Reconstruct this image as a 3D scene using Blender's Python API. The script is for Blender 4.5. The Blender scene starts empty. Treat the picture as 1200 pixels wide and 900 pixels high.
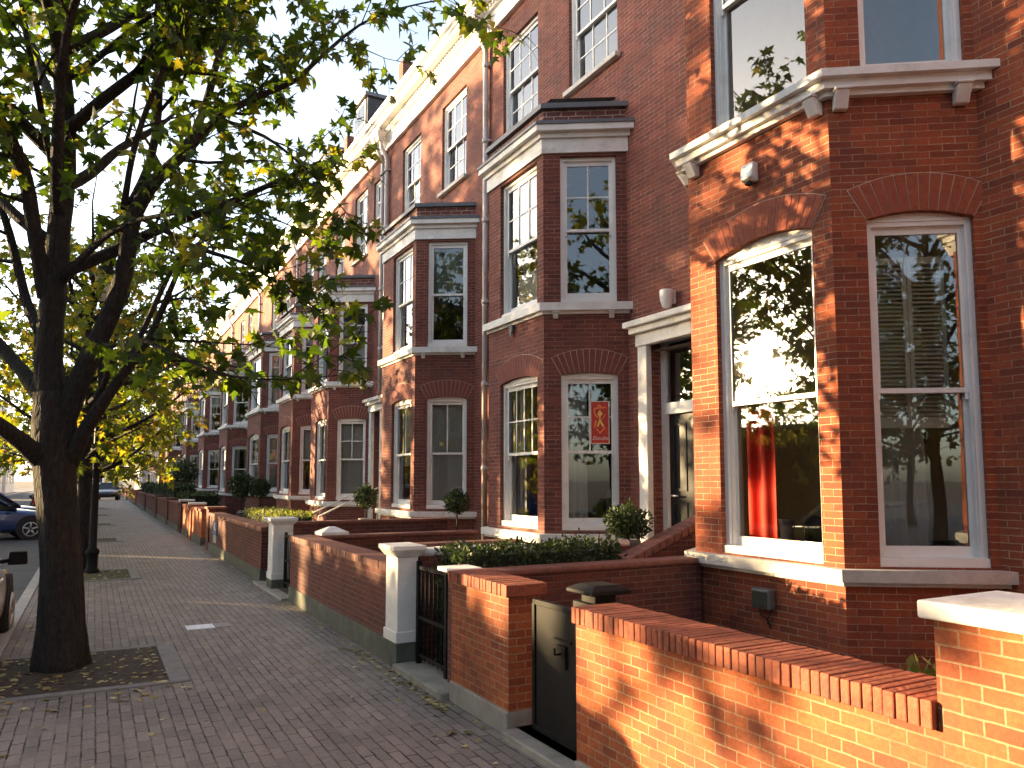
import bpy, math, random
import numpy as np
from mathutils import Vector, Matrix, Euler

sc = bpy.context.scene
COL = sc.collection
R = math.radians
random.seed(7)

# ------------------------------------------------------------------ render
sc.render.engine = 'CYCLES'
cy = sc.cycles
cy.use_denoising = True
try:
    cy.denoiser = 'OPENIMAGEDENOISE'
    cy.denoising_input_passes = 'RGB_ALBEDO_NORMAL'
except Exception:
    pass
cy.max_bounces = 8
cy.diffuse_bounces = 3
cy.glossy_bounces = 4
cy.transmission_bounces = 4
cy.transparent_max_bounces = 24
cy.sample_clamp_indirect = 6.0
cy.caustics_reflective = False
cy.caustics_refractive = False
vs = sc.view_settings
vs.view_transform = 'Standard'
vs.look = 'None'
vs.gamma = 1.0
vs.exposure = EXPOSURE = 2.72
vs.use_curve_mapping = False

# ------------------------------------------------------------------ camera
cam_d = bpy.data.cameras.new('camera')
cam = bpy.data.objects.new('camera', cam_d)
COL.objects.link(cam)
cam.location = (0, 0, 1.7)
cam.rotation_euler = (R(95), 0, R(-28.474))
cam_d.sensor_width = 36
cam_d.lens = 27
cam_d.shift_y = 0.0277
cam_d.clip_end = 3000
cam_d.clip_start = 0.05
sc.camera = cam

# ------------------------------------------------------------------ light
SUN = Vector((-0.7615, 0.725, 0.150)).normalized()
sd = bpy.data.lights.new('sun', 'SUN')
sd.energy = 4.1
sd.angle = R(0.55)
sd.color = (1.0, 0.71, 0.36)
sun = bpy.data.objects.new('sun', sd)
COL.objects.link(sun)
sun.rotation_euler = SUN.to_track_quat('Z', 'Y').to_euler()
sun.location = (-40, 40, 30)

w = bpy.data.worlds.new('World')
sc.world = w
w.use_nodes = True
nt = w.node_tree
nt.nodes.clear()
bg = nt.nodes.new('ShaderNodeBackground')
sky = nt.nodes.new('ShaderNodeTexSky')
sky.sky_type = 'NISHITA'
sky.sun_disc = False
sky.sun_elevation = math.asin(SUN.z)
sky.sun_rotation = math.atan2(SUN.x, SUN.y)
sky.air_density = 0.8
sky.dust_density = 1.6
sky.ozone_density = 1.0
wo = nt.nodes.new('ShaderNodeOutputWorld')
bg.inputs[1].default_value = 0.118
tint = nt.nodes.new('ShaderNodeMix')
tint.data_type = 'RGBA'
tint.blend_type = 'MULTIPLY'
tint.inputs[0].default_value = 1.0
tint.inputs[7].default_value = (1.02, 1.0, 0.97, 1)     # slightly hazy, warm evening air
hs = nt.nodes.new('ShaderNodeHueSaturation')
hs.inputs['Saturation'].default_value = 0.72
nt.links.new(sky.outputs[0], hs.inputs['Color'])
nt.links.new(hs.outputs[0], tint.inputs[6])
nt.links.new(tint.outputs[2], bg.inputs[0])
nt.links.new(bg.outputs[0], wo.inputs[0])

# ------------------------------------------------------------------ materials
def mat(name):
    m = bpy.data.materials.new(name)
    m.use_nodes = True
    return m, m.node_tree, m.node_tree.nodes['Principled BSDF']

def N(t, kind, **kw):
    n = t.nodes.new(kind)
    for k, v in kw.items():
        if k in n.inputs:
            n.inputs[k].default_value = v
        else:
            setattr(n, k, v)
    return n

def ramp(t, src, stops):
    r = t.nodes.new('ShaderNodeValToRGB')
    e = r.color_ramp.elements
    e[0].position, e[0].color = stops[0][0], (*stops[0][1], 1)
    e[1].position, e[1].color = stops[-1][0], (*stops[-1][1], 1)
    for p, c in stops[1:-1]:
        x = e.new(p)
        x.color = (*c, 1)
    t.links.new(src, r.inputs[0])
    return r

def mixc(t, f, a, b, blend='MIX'):
    m = t.nodes.new('ShaderNodeMix')
    m.data_type = 'RGBA'
    m.blend_type = blend
    for i, x in ((0, f), (6, a), (7, b)):
        if isinstance(x, (int, float)):
            m.inputs[i].default_value = x
        elif isinstance(x, tuple):
            m.inputs[i].default_value = (*x, 1)
        else:
            t.links.new(x, m.inputs[i])
    return m.outputs[2]

def plain(name, col, rough=0.6, metal=0.0, var=0.12, scale=6.0, bump=0.0, bscale=60.0, dirt=None):
    m, t, b = mat(name)
    b.inputs['Roughness'].default_value = rough
    b.inputs['Metallic'].default_value = metal
    tc = N(t, 'ShaderNodeTexCoord')
    no = N(t, 'ShaderNodeTexNoise', Scale=scale, Detail=6.0, Roughness=0.65)
    t.links.new(tc.outputs['Object'], no.inputs['Vector'])
    if 'iron' in name or 'door' in name:
        b.inputs['Specular IOR Level'].default_value = 0.18
    lo = tuple(c * (1 - var) for c in col)
    hi = tuple(min(1, c * (1 + var)) for c in col)
    r = ramp(t, no.outputs[0], [(0.3, lo), (0.7, hi)])
    out = r.outputs[0]
    if dirt:
        n2 = N(t, 'ShaderNodeTexNoise', Scale=2.3, Detail=8.0, Roughness=0.75)
        t.links.new(tc.outputs['Object'], n2.inputs['Vector'])
        r2 = ramp(t, n2.outputs[0], [(0.52, (0, 0, 0)), (0.72, (1, 1, 1))])
        out = mixc(t, r2.outputs[0], out, dirt)
    t.links.new(out, b.inputs['Base Color'])
    if bump:
        n3 = N(t, 'ShaderNodeTexNoise', Scale=bscale, Detail=4.0)
        t.links.new(tc.outputs['Object'], n3.inputs['Vector'])
        bp = N(t, 'ShaderNodeBump', Strength=bump, Distance=0.01)
        t.links.new(n3.outputs[0], bp.inputs['Height'])
        t.links.new(bp.outputs[0], b.inputs['Normal'])
    return m

def brick(name, c1, c2, mortar, bw, rh, ms=0.006, rot=False, bump=0.6, grime=(0.06, 0.04, 0.035), grime_amt=0.5, mfade=0.35, rough=0.85):
    """Bricks laid out on the UV map, which is in metres."""
    m, t, b = mat(name)
    uv = N(t, 'ShaderNodeUVMap')
    vec = uv.outputs[0]
    # slight waviness so that the joints are not ruler straight
    wn = N(t, 'ShaderNodeTexNoise', Scale=9.0, Detail=2.0)
    t.links.new(vec, wn.inputs['Vector'])
    sub = N(t, 'ShaderNodeVectorMath', operation='SUBTRACT')
    t.links.new(wn.outputs['Color'], sub.inputs[0])
    sub.inputs[1].default_value = (0.5, 0.5, 0.5)
    scl = N(t, 'ShaderNodeVectorMath', operation='SCALE')
    t.links.new(sub.outputs[0], scl.inputs[0])
    scl.inputs['Scale'].default_value = rh * 0.17
    add = N(t, 'ShaderNodeVectorMath', operation='ADD')
    t.links.new(vec, add.inputs[0])
    t.links.new(scl.outputs[0], add.inputs[1])
    vec2 = add.outputs[0]
    if rot:
        mp = N(t, 'ShaderNodeMapping')
        mp.inputs['Rotation'].default_value = (0, 0, R(90))
        t.links.new(vec2, mp.inputs['Vector'])
        vec2 = mp.outputs[0]
    bt = N(t, 'ShaderNodeTexBrick')
    bt.offset = 0.5
    bt.inputs['Scale'].default_value = 1.0
    bt.inputs['Brick Width'].default_value = bw
    bt.inputs['Row Height'].default_value = rh
    bt.inputs['Mortar Size'].default_value = ms
    bt.inputs['Mortar Smooth'].default_value = 0.15
    bt.inputs['Bias'].default_value = 0.0
    t.links.new(vec2, bt.inputs['Vector'])
    bt.inputs['Color1'].default_value = (*c1, 1)
    bt.inputs['Color2'].default_value = (*c2, 1)
    # mortar comes and goes: partly washed out, partly bright
    n0 = N(t, 'ShaderNodeTexNoise', Scale=3.1, Detail=5.0, Roughness=0.7)
    t.links.new(vec, n0.inputs['Vector'])
    mid = tuple((a + c) * 0.5 for a, c in zip(c1, c2))
    faded = tuple(a * (1 - mfade) + q * mfade for a, q in zip(mid, mortar))
    mr = ramp(t, n0.outputs[0], [(0.38, faded), (0.6, mortar)])
    t.links.new(mr.outputs[0], bt.inputs['Mortar'])
    # fine grain inside the bricks + large weathering
    n1 = N(t, 'ShaderNodeTexNoise', Scale=55.0, Detail=4.0, Roughness=0.7)
    t.links.new(vec, n1.inputs['Vector'])
    r1 = ramp(t, n1.outputs[0], [(0.3, (0.72, 0.72, 0.72)), (0.7, (1.25, 1.2, 1.15))])
    c = mixc(t, 1.0, bt.outputs[0], r1.outputs[0], 'MULTIPLY')
    n2 = N(t, 'ShaderNodeTexNoise', Scale=0.9, Detail=9.0, Roughness=0.72)
    t.links.new(vec, n2.inputs['Vector'])
    r2 = ramp(t, n2.outputs[0], [(0.46, (0, 0, 0)), (0.74, (grime_amt,) * 3)])
    c = mixc(t, r2.outputs[0], c, grime)
    # rain streaks and odd pale bloom
    ms_ = N(t, 'ShaderNodeMapping')
    ms_.inputs['Scale'].default_value = (2.6, 0.28, 1)
    t.links.new(vec, ms_.inputs['Vector'])
    n4 = N(t, 'ShaderNodeTexNoise', Scale=2.2, Detail=7.0, Roughness=0.7)
    t.links.new(ms_.outputs[0], n4.inputs['Vector'])
    r4 = ramp(t, n4.outputs[0], [(0.50, (0, 0, 0)), (0.72, (grime_amt * 0.6,) * 3)])
    c = mixc(t, r4.outputs[0], c, grime)
    n5 = N(t, 'ShaderNodeTexNoise', Scale=1.7, Detail=8.0, Roughness=0.75)
    mp5 = N(t, 'ShaderNodeMapping')
    mp5.inputs['Location'].default_value = (7.3, 3.1, 0)
    t.links.new(vec, mp5.inputs['Vector'])
    t.links.new(mp5.outputs[0], n5.inputs['Vector'])
    r5 = ramp(t, n5.outputs[0], [(0.60, (0, 0, 0)), (0.80, (0.22,) * 3)])
    c = mixc(t, r5.outputs[0], c, mortar)
    t.links.new(c, b.inputs['Base Color'])
    b.inputs['Roughness'].default_value = rough
    b.inputs['Specular IOR Level'].default_value = 0.3
    inv = N(t, 'ShaderNodeMath', operation='SUBTRACT')
    inv.inputs[0].default_value = 1.0
    t.links.new(bt.outputs['Fac'], inv.inputs[1])
    ad = N(t, 'ShaderNodeMath', operation='MULTIPLY_ADD')
    t.links.new(n1.outputs[0], ad.inputs[0])
    ad.inputs[1].default_value = 0.35
    t.links.new(inv.outputs[0], ad.inputs[2])
    bp = N(t, 'ShaderNodeBump', Strength=bump, Distance=0.006)
    t.links.new(ad.outputs[0], bp.inputs['Height'])
    t.links.new(bp.outputs[0], b.inputs['Normal'])
    return m

M = {}
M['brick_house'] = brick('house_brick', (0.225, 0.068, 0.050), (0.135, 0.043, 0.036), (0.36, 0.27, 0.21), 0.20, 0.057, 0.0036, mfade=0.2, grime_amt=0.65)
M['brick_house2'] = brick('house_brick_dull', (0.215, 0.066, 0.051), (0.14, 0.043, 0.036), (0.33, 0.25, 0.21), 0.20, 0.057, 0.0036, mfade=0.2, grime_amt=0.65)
M['brick_near_lit'] = brick('house_brick_sunlit', (0.36, 0.088, 0.036), (0.20, 0.048, 0.026), (0.44, 0.31, 0.20), 0.20, 0.058, 0.0036, mfade=0.2, grime_amt=0.65)  # house brick with the orange of sunlight put into its colour
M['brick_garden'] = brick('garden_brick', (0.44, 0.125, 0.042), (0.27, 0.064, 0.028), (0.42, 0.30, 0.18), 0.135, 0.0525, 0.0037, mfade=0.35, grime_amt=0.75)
M['brick_shaded'] = brick('garden_brick_shaded', (0.155, 0.048, 0.037), (0.09, 0.030, 0.026), (0.20, 0.14, 0.11), 0.175, 0.055, 0.0045)  # garden brick again, its colour darkened for walls in shade
M['brick_parapet'] = brick('parapet_brick', (0.17, 0.06, 0.05), (0.13, 0.045, 0.04), (0.42, 0.34, 0.29), 0.20, 0.07, 0.008)
M['paver'] = brick('clinker_paving', (0.265, 0.228, 0.200), (0.20, 0.174, 0.156), (0.016, 0.014, 0.013), 0.215, 0.080, 0.0058, rot=True, bump=1.0, grime=(0.055, 0.05, 0.048), mfade=0.1, rough=0.7)
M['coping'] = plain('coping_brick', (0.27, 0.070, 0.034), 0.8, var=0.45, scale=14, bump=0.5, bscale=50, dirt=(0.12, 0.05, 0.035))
M['coping_shaded'] = plain('coping_brick_shaded', (0.19, 0.07, 0.05), 0.8, var=0.3, scale=14, bump=0.5, bscale=50, dirt=(0.09, 0.05, 0.04))  # coping brick again, shade worked into the colour
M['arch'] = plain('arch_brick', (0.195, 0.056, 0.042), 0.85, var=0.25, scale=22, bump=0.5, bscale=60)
M['arch_near_lit'] = plain('arch_brick_sunlit', (0.30, 0.072, 0.034), 0.85, var=0.25, scale=22, bump=0.5, bscale=60)  # same arch brick, sun warmth mixed into the colour
M['mortar'] = plain('mortar', (0.50, 0.41, 0.31), 0.9, bump=0.3)
M['white'] = plain('white_paint', (0.82, 0.80, 0.77), 0.45, var=0.05, scale=4, dirt=(0.68, 0.65, 0.60))
M['white_old'] = plain('weathered_white', (0.74, 0.72, 0.69), 0.6, var=0.1, scale=5, bump=0.3, bscale=35, dirt=(0.46, 0.44, 0.40))
M['stone'] = plain('sill_stone', (0.52, 0.49, 0.45), 0.7, var=0.12, scale=8, bump=0.3, bscale=70, dirt=(0.36, 0.34, 0.32))
M['lead'] = plain('lead', (0.10, 0.10, 0.115), 0.5, var=0.2, scale=5)
M['leadsill'] = plain('lead_grey_sill', (0.30, 0.30, 0.32), 0.45, var=0.12, scale=5, dirt=(0.22, 0.22, 0.24))
M['slate'] = brick('slate', (0.075, 0.08, 0.095), (0.055, 0.058, 0.07), (0.03, 0.03, 0.035), 0.25, 0.16, 0.006)
M['pipe'] = plain('pipe_paint', (0.47, 0.42, 0.41), 0.4, var=0.1, scale=6, dirt=(0.30, 0.22, 0.19))
M['black_metal'] = plain('black_iron', (0.010, 0.009, 0.009), 0.62, metal=0.0, var=0.3, scale=9, bump=0.15, bscale=90)
M['black_door'] = plain('black_door_paint', (0.018, 0.019, 0.022), 0.25, var=0.2)
M['grey_door'] = plain('grey_door_paint', (0.50, 0.50, 0.50), 0.4, var=0.1)
M['concrete'] = plain('concrete', (0.30, 0.275, 0.235), 0.85, var=0.25, scale=5, bump=0.5, bscale=40, dirt=(0.17, 0.165, 0.12))
M['plinth'] = plain('mossy_plinth', (0.085, 0.09, 0.072), 0.85, var=0.3, scale=6, bump=0.5, bscale=40, dirt=(0.13, 0.14, 0.09))
M['kerb'] = plain('kerb_granite', (0.36, 0.34, 0.32), 0.7, var=0.2, scale=12, bump=0.3, bscale=90)
M['edging'] = plain('pit_edging', (0.19, 0.175, 0.165), 0.8, var=0.25, scale=9, bump=0.4, bscale=60)
M['asphalt'] = plain('asphalt', (0.075, 0.073, 0.075), 0.85, var=0.25, scale=3, bump=0.6, bscale=160)
M['soil'] = plain('soil', (0.050, 0.036, 0.024), 0.95, var=0.5, scale=14, bump=1.0, bscale=30, dirt=(0.075, 0.06, 0.03))
M['soilgrass'] = plain('pit_grass', (0.060, 0.062, 0.026), 0.95, var=0.5, scale=18, bump=1.0, bscale=40, dirt=(0.09, 0.07, 0.03))
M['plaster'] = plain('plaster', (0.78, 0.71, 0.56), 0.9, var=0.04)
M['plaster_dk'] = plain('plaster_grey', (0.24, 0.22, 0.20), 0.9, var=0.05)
M['woodfloor'] = plain('floorboards', (0.16, 0.09, 0.05), 0.6)
M['cover1'] = plain('steel_cover', (0.62, 0.64, 0.68), 0.45, metal=0.2, var=0.15, scale=20, bump=0.3, bscale=120)
M['cover2'] = plain('iron_cover', (0.24, 0.235, 0.23), 0.6, metal=0.2, var=0.15, scale=20, bump=0.3, bscale=120)
M['dark'] = plain('dark_cloth', (0.022, 0.02, 0.02), 0.8)
M['red'] = plain('red_cloth', (0.62, 0.035, 0.018), 0.8, var=0.1)
M['vase'] = plain('pale_ceramic', (0.6, 0.55, 0.45), 0.35)
M['pot'] = plain('grey_planter', (0.16, 0.15, 0.15), 0.7, var=0.2, scale=12)
M['rubber'] = plain('tyre_rubber', (0.018, 0.018, 0.018), 0.8)
M['rim'] = plain('alloy_rim', (0.55, 0.56, 0.58), 0.3, metal=0.7)
M['carglass'] = plain('car_glass', (0.015, 0.018, 0.022), 0.06)
M['headlamp'] = plain('headlamp_lens', (0.75, 0.62, 0.42), 0.1)
M['tail'] = plain('tail_lens', (0.4, 0.02, 0.02), 0.2)
M['slat'] = plain('shutter_paint', (0.75, 0.70, 0.60), 0.5, var=0.06)
M['blue_sign'] = plain('blue_enamel', (0.03, 0.10, 0.24), 0.3, var=0.1)
M['grey_sign'] = plain('grey_label', (0.40, 0.40, 0.39), 0.5)
M['poster_red'] = plain('poster_red', (0.50, 0.035, 0.02), 0.5, var=0.25, scale=9)
M['poster_orange'] = plain('poster_orange', (0.85, 0.22, 0.06), 0.5, var=0.2, scale=30)
M['poster_yellow'] = plain('poster_yellow', (0.9, 0.55, 0.10), 0.5, var=0.2, scale=40)
M['poster_cream'] = plain('poster_cream', (0.75, 0.62, 0.52), 0.5)
M['render_wall'] = plain('pale_render', (0.66, 0.62, 0.58), 0.8, var=0.06, scale=1.5)
M['brick_lit'] = plain('far_brick_lit', (0.42, 0.15, 0.07), 0.85, var=0.12, scale=2)  # brick colour brightened as if in full sun
M['far_window'] = plain('far_window_glass', (0.03, 0.035, 0.045), 0.1)

def carpaint(name, col, metal=0.35):
    m, t, b = mat(name)
    b.inputs['Base Color'].default_value = (*col, 1)
    b.inputs['Roughness'].default_value = 0.3
    b.inputs['Metallic'].default_value = metal
    b.inputs['Coat Weight'].default_value = 0.8
    b.inputs['Coat Roughness'].default_value = 0.05
    return m
M['silver'] = carpaint('silver_paint', (0.80, 0.79, 0.77), 0.0)
M['navy'] = carpaint('navy_paint', (0.03, 0.06, 0.19))
M['purple'] = carpaint('plum_paint', (0.045, 0.03, 0.12))
M['darkcar'] = carpaint('dark_paint', (0.03, 0.03, 0.035))
M['maroon'] = carpaint('maroon_paint', (0.10, 0.02, 0.025))

def glass_mat():
    m, t, b = mat('window_glass')
    t.nodes.remove(b)
    out = t.nodes['Material Output']
    tc = N(t, 'ShaderNodeTexCoord')
    n = N(t, 'ShaderNodeTexNoise', Scale=1.6, Detail=2.0)
    t.links.new(tc.outputs['Object'], n.inputs['Vector'])
    bp = N(t, 'ShaderNodeBump', Strength=0.05, Distance=0.02)
    t.links.new(n.outputs[0], bp.inputs['Height'])
    gl = N(t, 'ShaderNodeBsdfGlossy', Roughness=0.012)
    gl.inputs['Color'].default_value = (0.93, 0.96, 1.0, 1)
    t.links.new(bp.outputs[0], gl.inputs['Normal'])
    tr = N(t, 'ShaderNodeBsdfTransparent')
    tr.inputs['Color'].default_value = (0.94, 0.95, 0.94, 1)
    fr = N(t, 'ShaderNodeFresnel', IOR=1.6)
    t.links.new(bp.outputs[0], fr.inputs['Normal'])
    ma = N(t, 'ShaderNodeMath', operation='MULTIPLY_ADD')
    t.links.new(fr.outputs[0], ma.inputs[0])
    ma.inputs[1].default_value = 1.35
    ma.inputs[2].default_value = 0.045
    ma.use_clamp = True
    mx = N(t, 'ShaderNodeMixShader')
    t.links.new(ma.outputs[0], mx.inputs[0])
    t.links.new(tr.outputs[0], mx.inputs[1])
    t.links.new(gl.outputs[0], mx.inputs[2])
    t.links.new(mx.outputs[0], out.inputs['Surface'])
    return m
M['glass'] = glass_mat()

def cloth_mat(name, col, transl=0.35):
    m, t, b = mat(name)
    out = t.nodes['Material Output']
    b.inputs['Base Color'].default_value = (*col, 1)
    b.inputs['Roughness'].default_value = 0.9
    tl = N(t, 'ShaderNodeBsdfTranslucent')
    tl.inputs['Color'].default_value = (*col, 1)
    mx = N(t, 'ShaderNodeMixShader')
    mx.inputs[0].default_value = transl
    t.links.new(b.outputs[0], mx.inputs[1])
    t.links.new(tl.outputs[0], mx.inputs[2])
    t.links.new(mx.outputs[0], out.inputs['Surface'])
    return m
M['blind'] = cloth_mat('blind_cloth', (0.80, 0.79, 0.76))
M['blind_green'] = cloth_mat('blind_cloth_green', (0.30, 0.33, 0.29))
M['curtain'] = cloth_mat('curtain_cloth', (0.68, 0.66, 0.62))
M['net'] = cloth_mat('net_cloth', (0.55, 0.54, 0.54), 0.5)

def leaf_mat(name, stops, transl=0.5, tcol=(1.25, 1.3, 0.55)):
    m, t, b = mat(name)
    out = t.nodes['Material Output']
    uv = N(t, 'ShaderNodeUVMap')
    sp = N(t, 'ShaderNodeSeparateXYZ')
    t.links.new(uv.outputs[0], sp.inputs[0])
    r = ramp(t, sp.outputs[0], stops)
    t.links.new(r.outputs[0], b.inputs['Base Color'])
    b.inputs['Roughness'].default_value = 0.55
    b.inputs['Specular IOR Level'].default_value = 0.35
    tl = N(t, 'ShaderNodeBsdfTranslucent')
    c = mixc(t, 1.0, r.outputs[0], tcol, 'MULTIPLY')
    t.links.new(c, tl.inputs['Color'])
    mx = N(t, 'ShaderNodeMixShader')
    mx.inputs[0].default_value = transl
    t.links.new(b.outputs[0], mx.inputs[1])
    t.links.new(tl.outputs[0], mx.inputs[2])
    t.links.new(mx.outputs[0], out.inputs['Surface'])
    return m
M['leaf'] = leaf_mat('maple_leaf', [(0.0, (0.026, 0.050, 0.012)), (0.5, (0.048, 0.080, 0.015)), (0.86, (0.085, 0.115, 0.02)), (1.0, (0.22, 0.18, 0.03))], 0.5, (2.1, 2.15, 0.55))
M['leaf_far'] = leaf_mat('street_leaf_backlit', [(0.0, (0.06, 0.095, 0.014)), (0.5, (0.115, 0.15, 0.02)), (0.8, (0.15, 0.15, 0.02)), (1.0, (0.30, 0.21, 0.03))], 0.5, (2.4, 2.2, 0.8))  # yellowed and brightened to give the glow of backlight
M['hedge'] = leaf_mat('hedge_leaf', [(0.0, (0.022, 0.04, 0.016)), (0.6, (0.042, 0.065, 0.025)), (1.0, (0.085, 0.11, 0.045))], 0.25, (1.3, 1.4, 0.7))
M['shrub'] = leaf_mat('shrub_leaf', [(0.0, (0.10, 0.13, 0.03)), (0.6, (0.19, 0.20, 0.05)), (1.0, (0.32, 0.30, 0.12))], 0.35, (1.3, 1.4, 0.7))
M['fallen'] = leaf_mat('fallen_leaf', [(0.0, (0.14, 0.09, 0.03)), (0.5, (0.34, 0.25, 0.07)), (1.0, (0.52, 0.45, 0.22))], 0.1, (1, 1, 1))

def bark_mat():
    m, t, b = mat('bark')
    tc = N(t, 'ShaderNodeTexCoord')
    mp = N(t, 'ShaderNodeMapping')
    mp.inputs['Scale'].default_value = (1, 1, 0.28)
    t.links.new(tc.outputs['Object'], mp.inputs['Vector'])
    n = N(t, 'ShaderNodeTexNoise', Scale=26.0, Detail=8.0, Roughness=0.72)
    t.links.new(mp.outputs[0], n.inputs['Vector'])
    v = N(t, 'ShaderNodeTexVoronoi', Scale=30.0)
    v.feature = 'DISTANCE_TO_EDGE'
    t.links.new(mp.outputs[0], v.inputs['Vector'])
    r = ramp(t, n.outputs[0], [(0.3, (0.012, 0.010, 0.008)), (0.55, (0.032, 0.025, 0.020)), (0.75, (0.062, 0.052, 0.042))])
    t.links.new(r.outputs[0], b.inputs['Base Color'])
    b.inputs['Roughness'].default_value = 0.95
    ad = N(t, 'ShaderNodeMath', operation='MULTIPLY_ADD')
    t.links.new(v.outputs['Distance'], ad.inputs[0])
    ad.inputs[1].default_value = 1.4
    t.links.new(n.outputs[0], ad.inputs[2])
    bp = N(t, 'ShaderNodeBump', Strength=1.0, Distance=0.05)
    t.links.new(ad.outputs[0], bp.inputs['Height'])
    t.links.new(bp.outputs[0], b.inputs['Normal'])
    return m
M['bark'] = bark_mat()

# ------------------------------------------------------------------ mesh helpers
BASE = {}          # object name -> world offset of its local frame

class MB:
    def __init__(s):
        s.v, s.f, s.uv, s.mi, s.sm = [], [], [], [], []
    def face(s, pts, mi=0, uv=None):
        b = len(s.v)
        pts = [Vector(p) for p in pts]
        s.v.extend(pts)
        s.f.append(list(range(b, b + len(pts))))
        s.uv.append(uv or s.auto(pts))
        s.mi.append(mi)
        s.sm.append(False)
    @staticmethod
    def auto(pts):
        n = Vector((0, 0, 0))
        for i in range(len(pts)):
            a, c = pts[i], pts[(i + 1) % len(pts)]
            n += Vector(((a.y - c.y) * (a.z + c.z), (a.z - c.z) * (a.x + c.x), (a.x - c.x) * (a.y + c.y)))
        if n.length > 0:
            n.normalize()
        if abs(n.z) > 0.8:
            return [(p.x, p.y) for p in pts]
        t = Vector((-n.y, n.x, 0))
        t.normalize()
        k = 1.0 / max(0.3, math.sqrt(max(1e-6, 1 - n.z * n.z)))
        return [(p.dot(t), p.z * k) for p in pts]
    def hexa(s, P, mi=0):
        """8 points: bottom ring 0-3 counter-clockwise from above, top ring 4-7"""
        P = [Vector(p) for p in P]
        b = len(s.v)
        s.v.extend(P)
        for q in ((3, 2, 1, 0), (4, 5, 6, 7), (0, 1, 5, 4), (1, 2, 6, 5), (2, 3, 7, 6), (3, 0, 4, 7)):
            s.f.append([b + i for i in q])
            s.uv.append(s.auto([P[i] for i in q]))
            s.mi.append(mi)
            s.sm.append(False)
    def box(s, x0, x1, y0, y1, z0, z1, mi=0):
        s.hexa([(x0, y0, z0), (x1, y0, z0), (x1, y1, z0), (x0, y1, z0), (x0, y0, z1), (x1, y0, z1), (x1, y1, z1), (x0, y1, z1)], mi)
    def obox(s, F, u0, u1, v0, v1, w0, w1, mi=0):
        """box in a wall frame F=(origin, tangent, outward normal)"""
        o, t, n = F
        def p(u, w, z):
            return o + t * u + n * w + Vector((0, 0, z))
        s.hexa([p(u0, w1, v0), p(u1, w1, v0), p(u1, w0, v0), p(u0, w0, v0), p(u0, w1, v1), p(u1, w1, v1), p(u1, w0, v1), p(u0, w0, v1)], mi)
    def prism(s, poly, z0, z1, mi=0):
        a = 0
        for i in range(len(poly)):
            x0, y0 = poly[i][0], poly[i][1]
            x1, y1 = poly[(i + 1) % len(poly)][0], poly[(i + 1) % len(poly)][1]
            a += x0 * y1 - x1 * y0
        if a < 0:
            poly = poly[::-1]
        n = len(poly)
        s.face([(p[0], p[1], z1) for p in poly], mi)
        s.face([(p[0], p[1], z0) for p in poly[::-1]], mi)
        for i in range(n):
            a, c = poly[i], poly[(i + 1) % n]
            s.face([(a[0], a[1], z0), (c[0], c[1], z0), (c[0], c[1], z1), (a[0], a[1], z1)], mi)
    def frustum(s, cx, cy, z0, z1, a, b, a2, b2, mi=0):
        s.hexa([(cx - a, cy - b, z0), (cx + a, cy - b, z0), (cx + a, cy + b, z0), (cx - a, cy + b, z0),
                (cx - a2, cy - b2, z1), (cx + a2, cy - b2, z1), (cx + a2, cy + b2, z1), (cx - a2, cy + b2, z1)], mi)
    def tube(s, pts, rad, sides=8, mi=0, jit=0.0, caps=True, rnd=random):
        pts = [Vector(p) for p in pts]
        if isinstance(rad, (int, float)):
            rad = [rad] * len(pts)
        b = len(s.v)
        up = None
        L = 0
        Ls = []
        for i, p in enumerate(pts):
            d = (pts[min(i + 1, len(pts) - 1)] - pts[max(i - 1, 0)])
            if d.length < 1e-9:
                d = Vector((0, 0, 1))
            d.normalize()
            if up is None:
                up = Vector((1, 0, 0)) if abs(d.x) < 0.9 else Vector((0, 1, 0))
            a = (up - d * up.dot(d)).normalized()
            up = a
            c = d.cross(a)
            if i:
                L += (p - pts[i - 1]).length
            Ls.append(L)
            for k in range(sides):
                th = 2 * math.pi * k / sides
                r = rad[i] * (1 + (rnd.uniform(-jit, jit) if jit else 0))
                s.v.append(p + a * math.cos(th) * r + c * math.sin(th) * r)
        for i in range(len(pts) - 1):
            for k in range(sides):
                k2 = (k + 1) % sides
                s.f.append([b + i * sides + k, b + i * sides + k2, b + (i + 1) * sides + k2, b + (i + 1) * sides + k])
                s.uv.append([(k / sides, Ls[i]), ((k + 1) / sides, Ls[i]), ((k + 1) / sides, Ls[i + 1]), (k / sides, Ls[i + 1])])
                s.mi.append(mi)
                s.sm.append(True)
        if caps:
            for i, rev in ((0, True), (len(pts) - 1, False)):
                q = [b + i * sides + k for k in range(sides)]
                if rev:
                    q = q[::-1]
                s.f.append(q)
                s.uv.append([(0, 0)] * sides)
                s.mi.append(mi)
                s.sm.append(False)
    def lathe(s, o, prof, sides=16, mi=0):
        """prof: (radius, z) from bottom to top round a vertical axis"""
        s.tube([Vector(o) + Vector((0, 0, z)) for r, z in prof], [r for r, z in prof], sides, mi)
    def build(s, name, mats, parent=None, bevel=0.0, smooth=None, off=None):
        me = bpy.data.meshes.new(name)
        if off is None:
            off = BASE.get(parent.name, Vector((0, 0, 0))) if parent else Vector((0, 0, 0))
        me.from_pydata([tuple(p - off) for p in s.v], [], s.f)
        ul = me.uv_layers.new(name='UVMap')
        flat = [c for poly in s.uv for q in poly for c in q]
        ul.data.foreach_set('uv', flat)
        me.polygons.foreach_set('material_index', s.mi)
        me.polygons.foreach_set('use_smooth', [bool(x) if smooth is None else smooth for x in s.sm])
        for m in (mats if isinstance(mats, (list, tuple)) else [mats]):
            me.materials.append(m)
        me.update()
        o = bpy.data.objects.new(name, me)
        COL.objects.link(o)
        if parent:
            o.parent = parent
        BASE[o.name] = off
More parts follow.
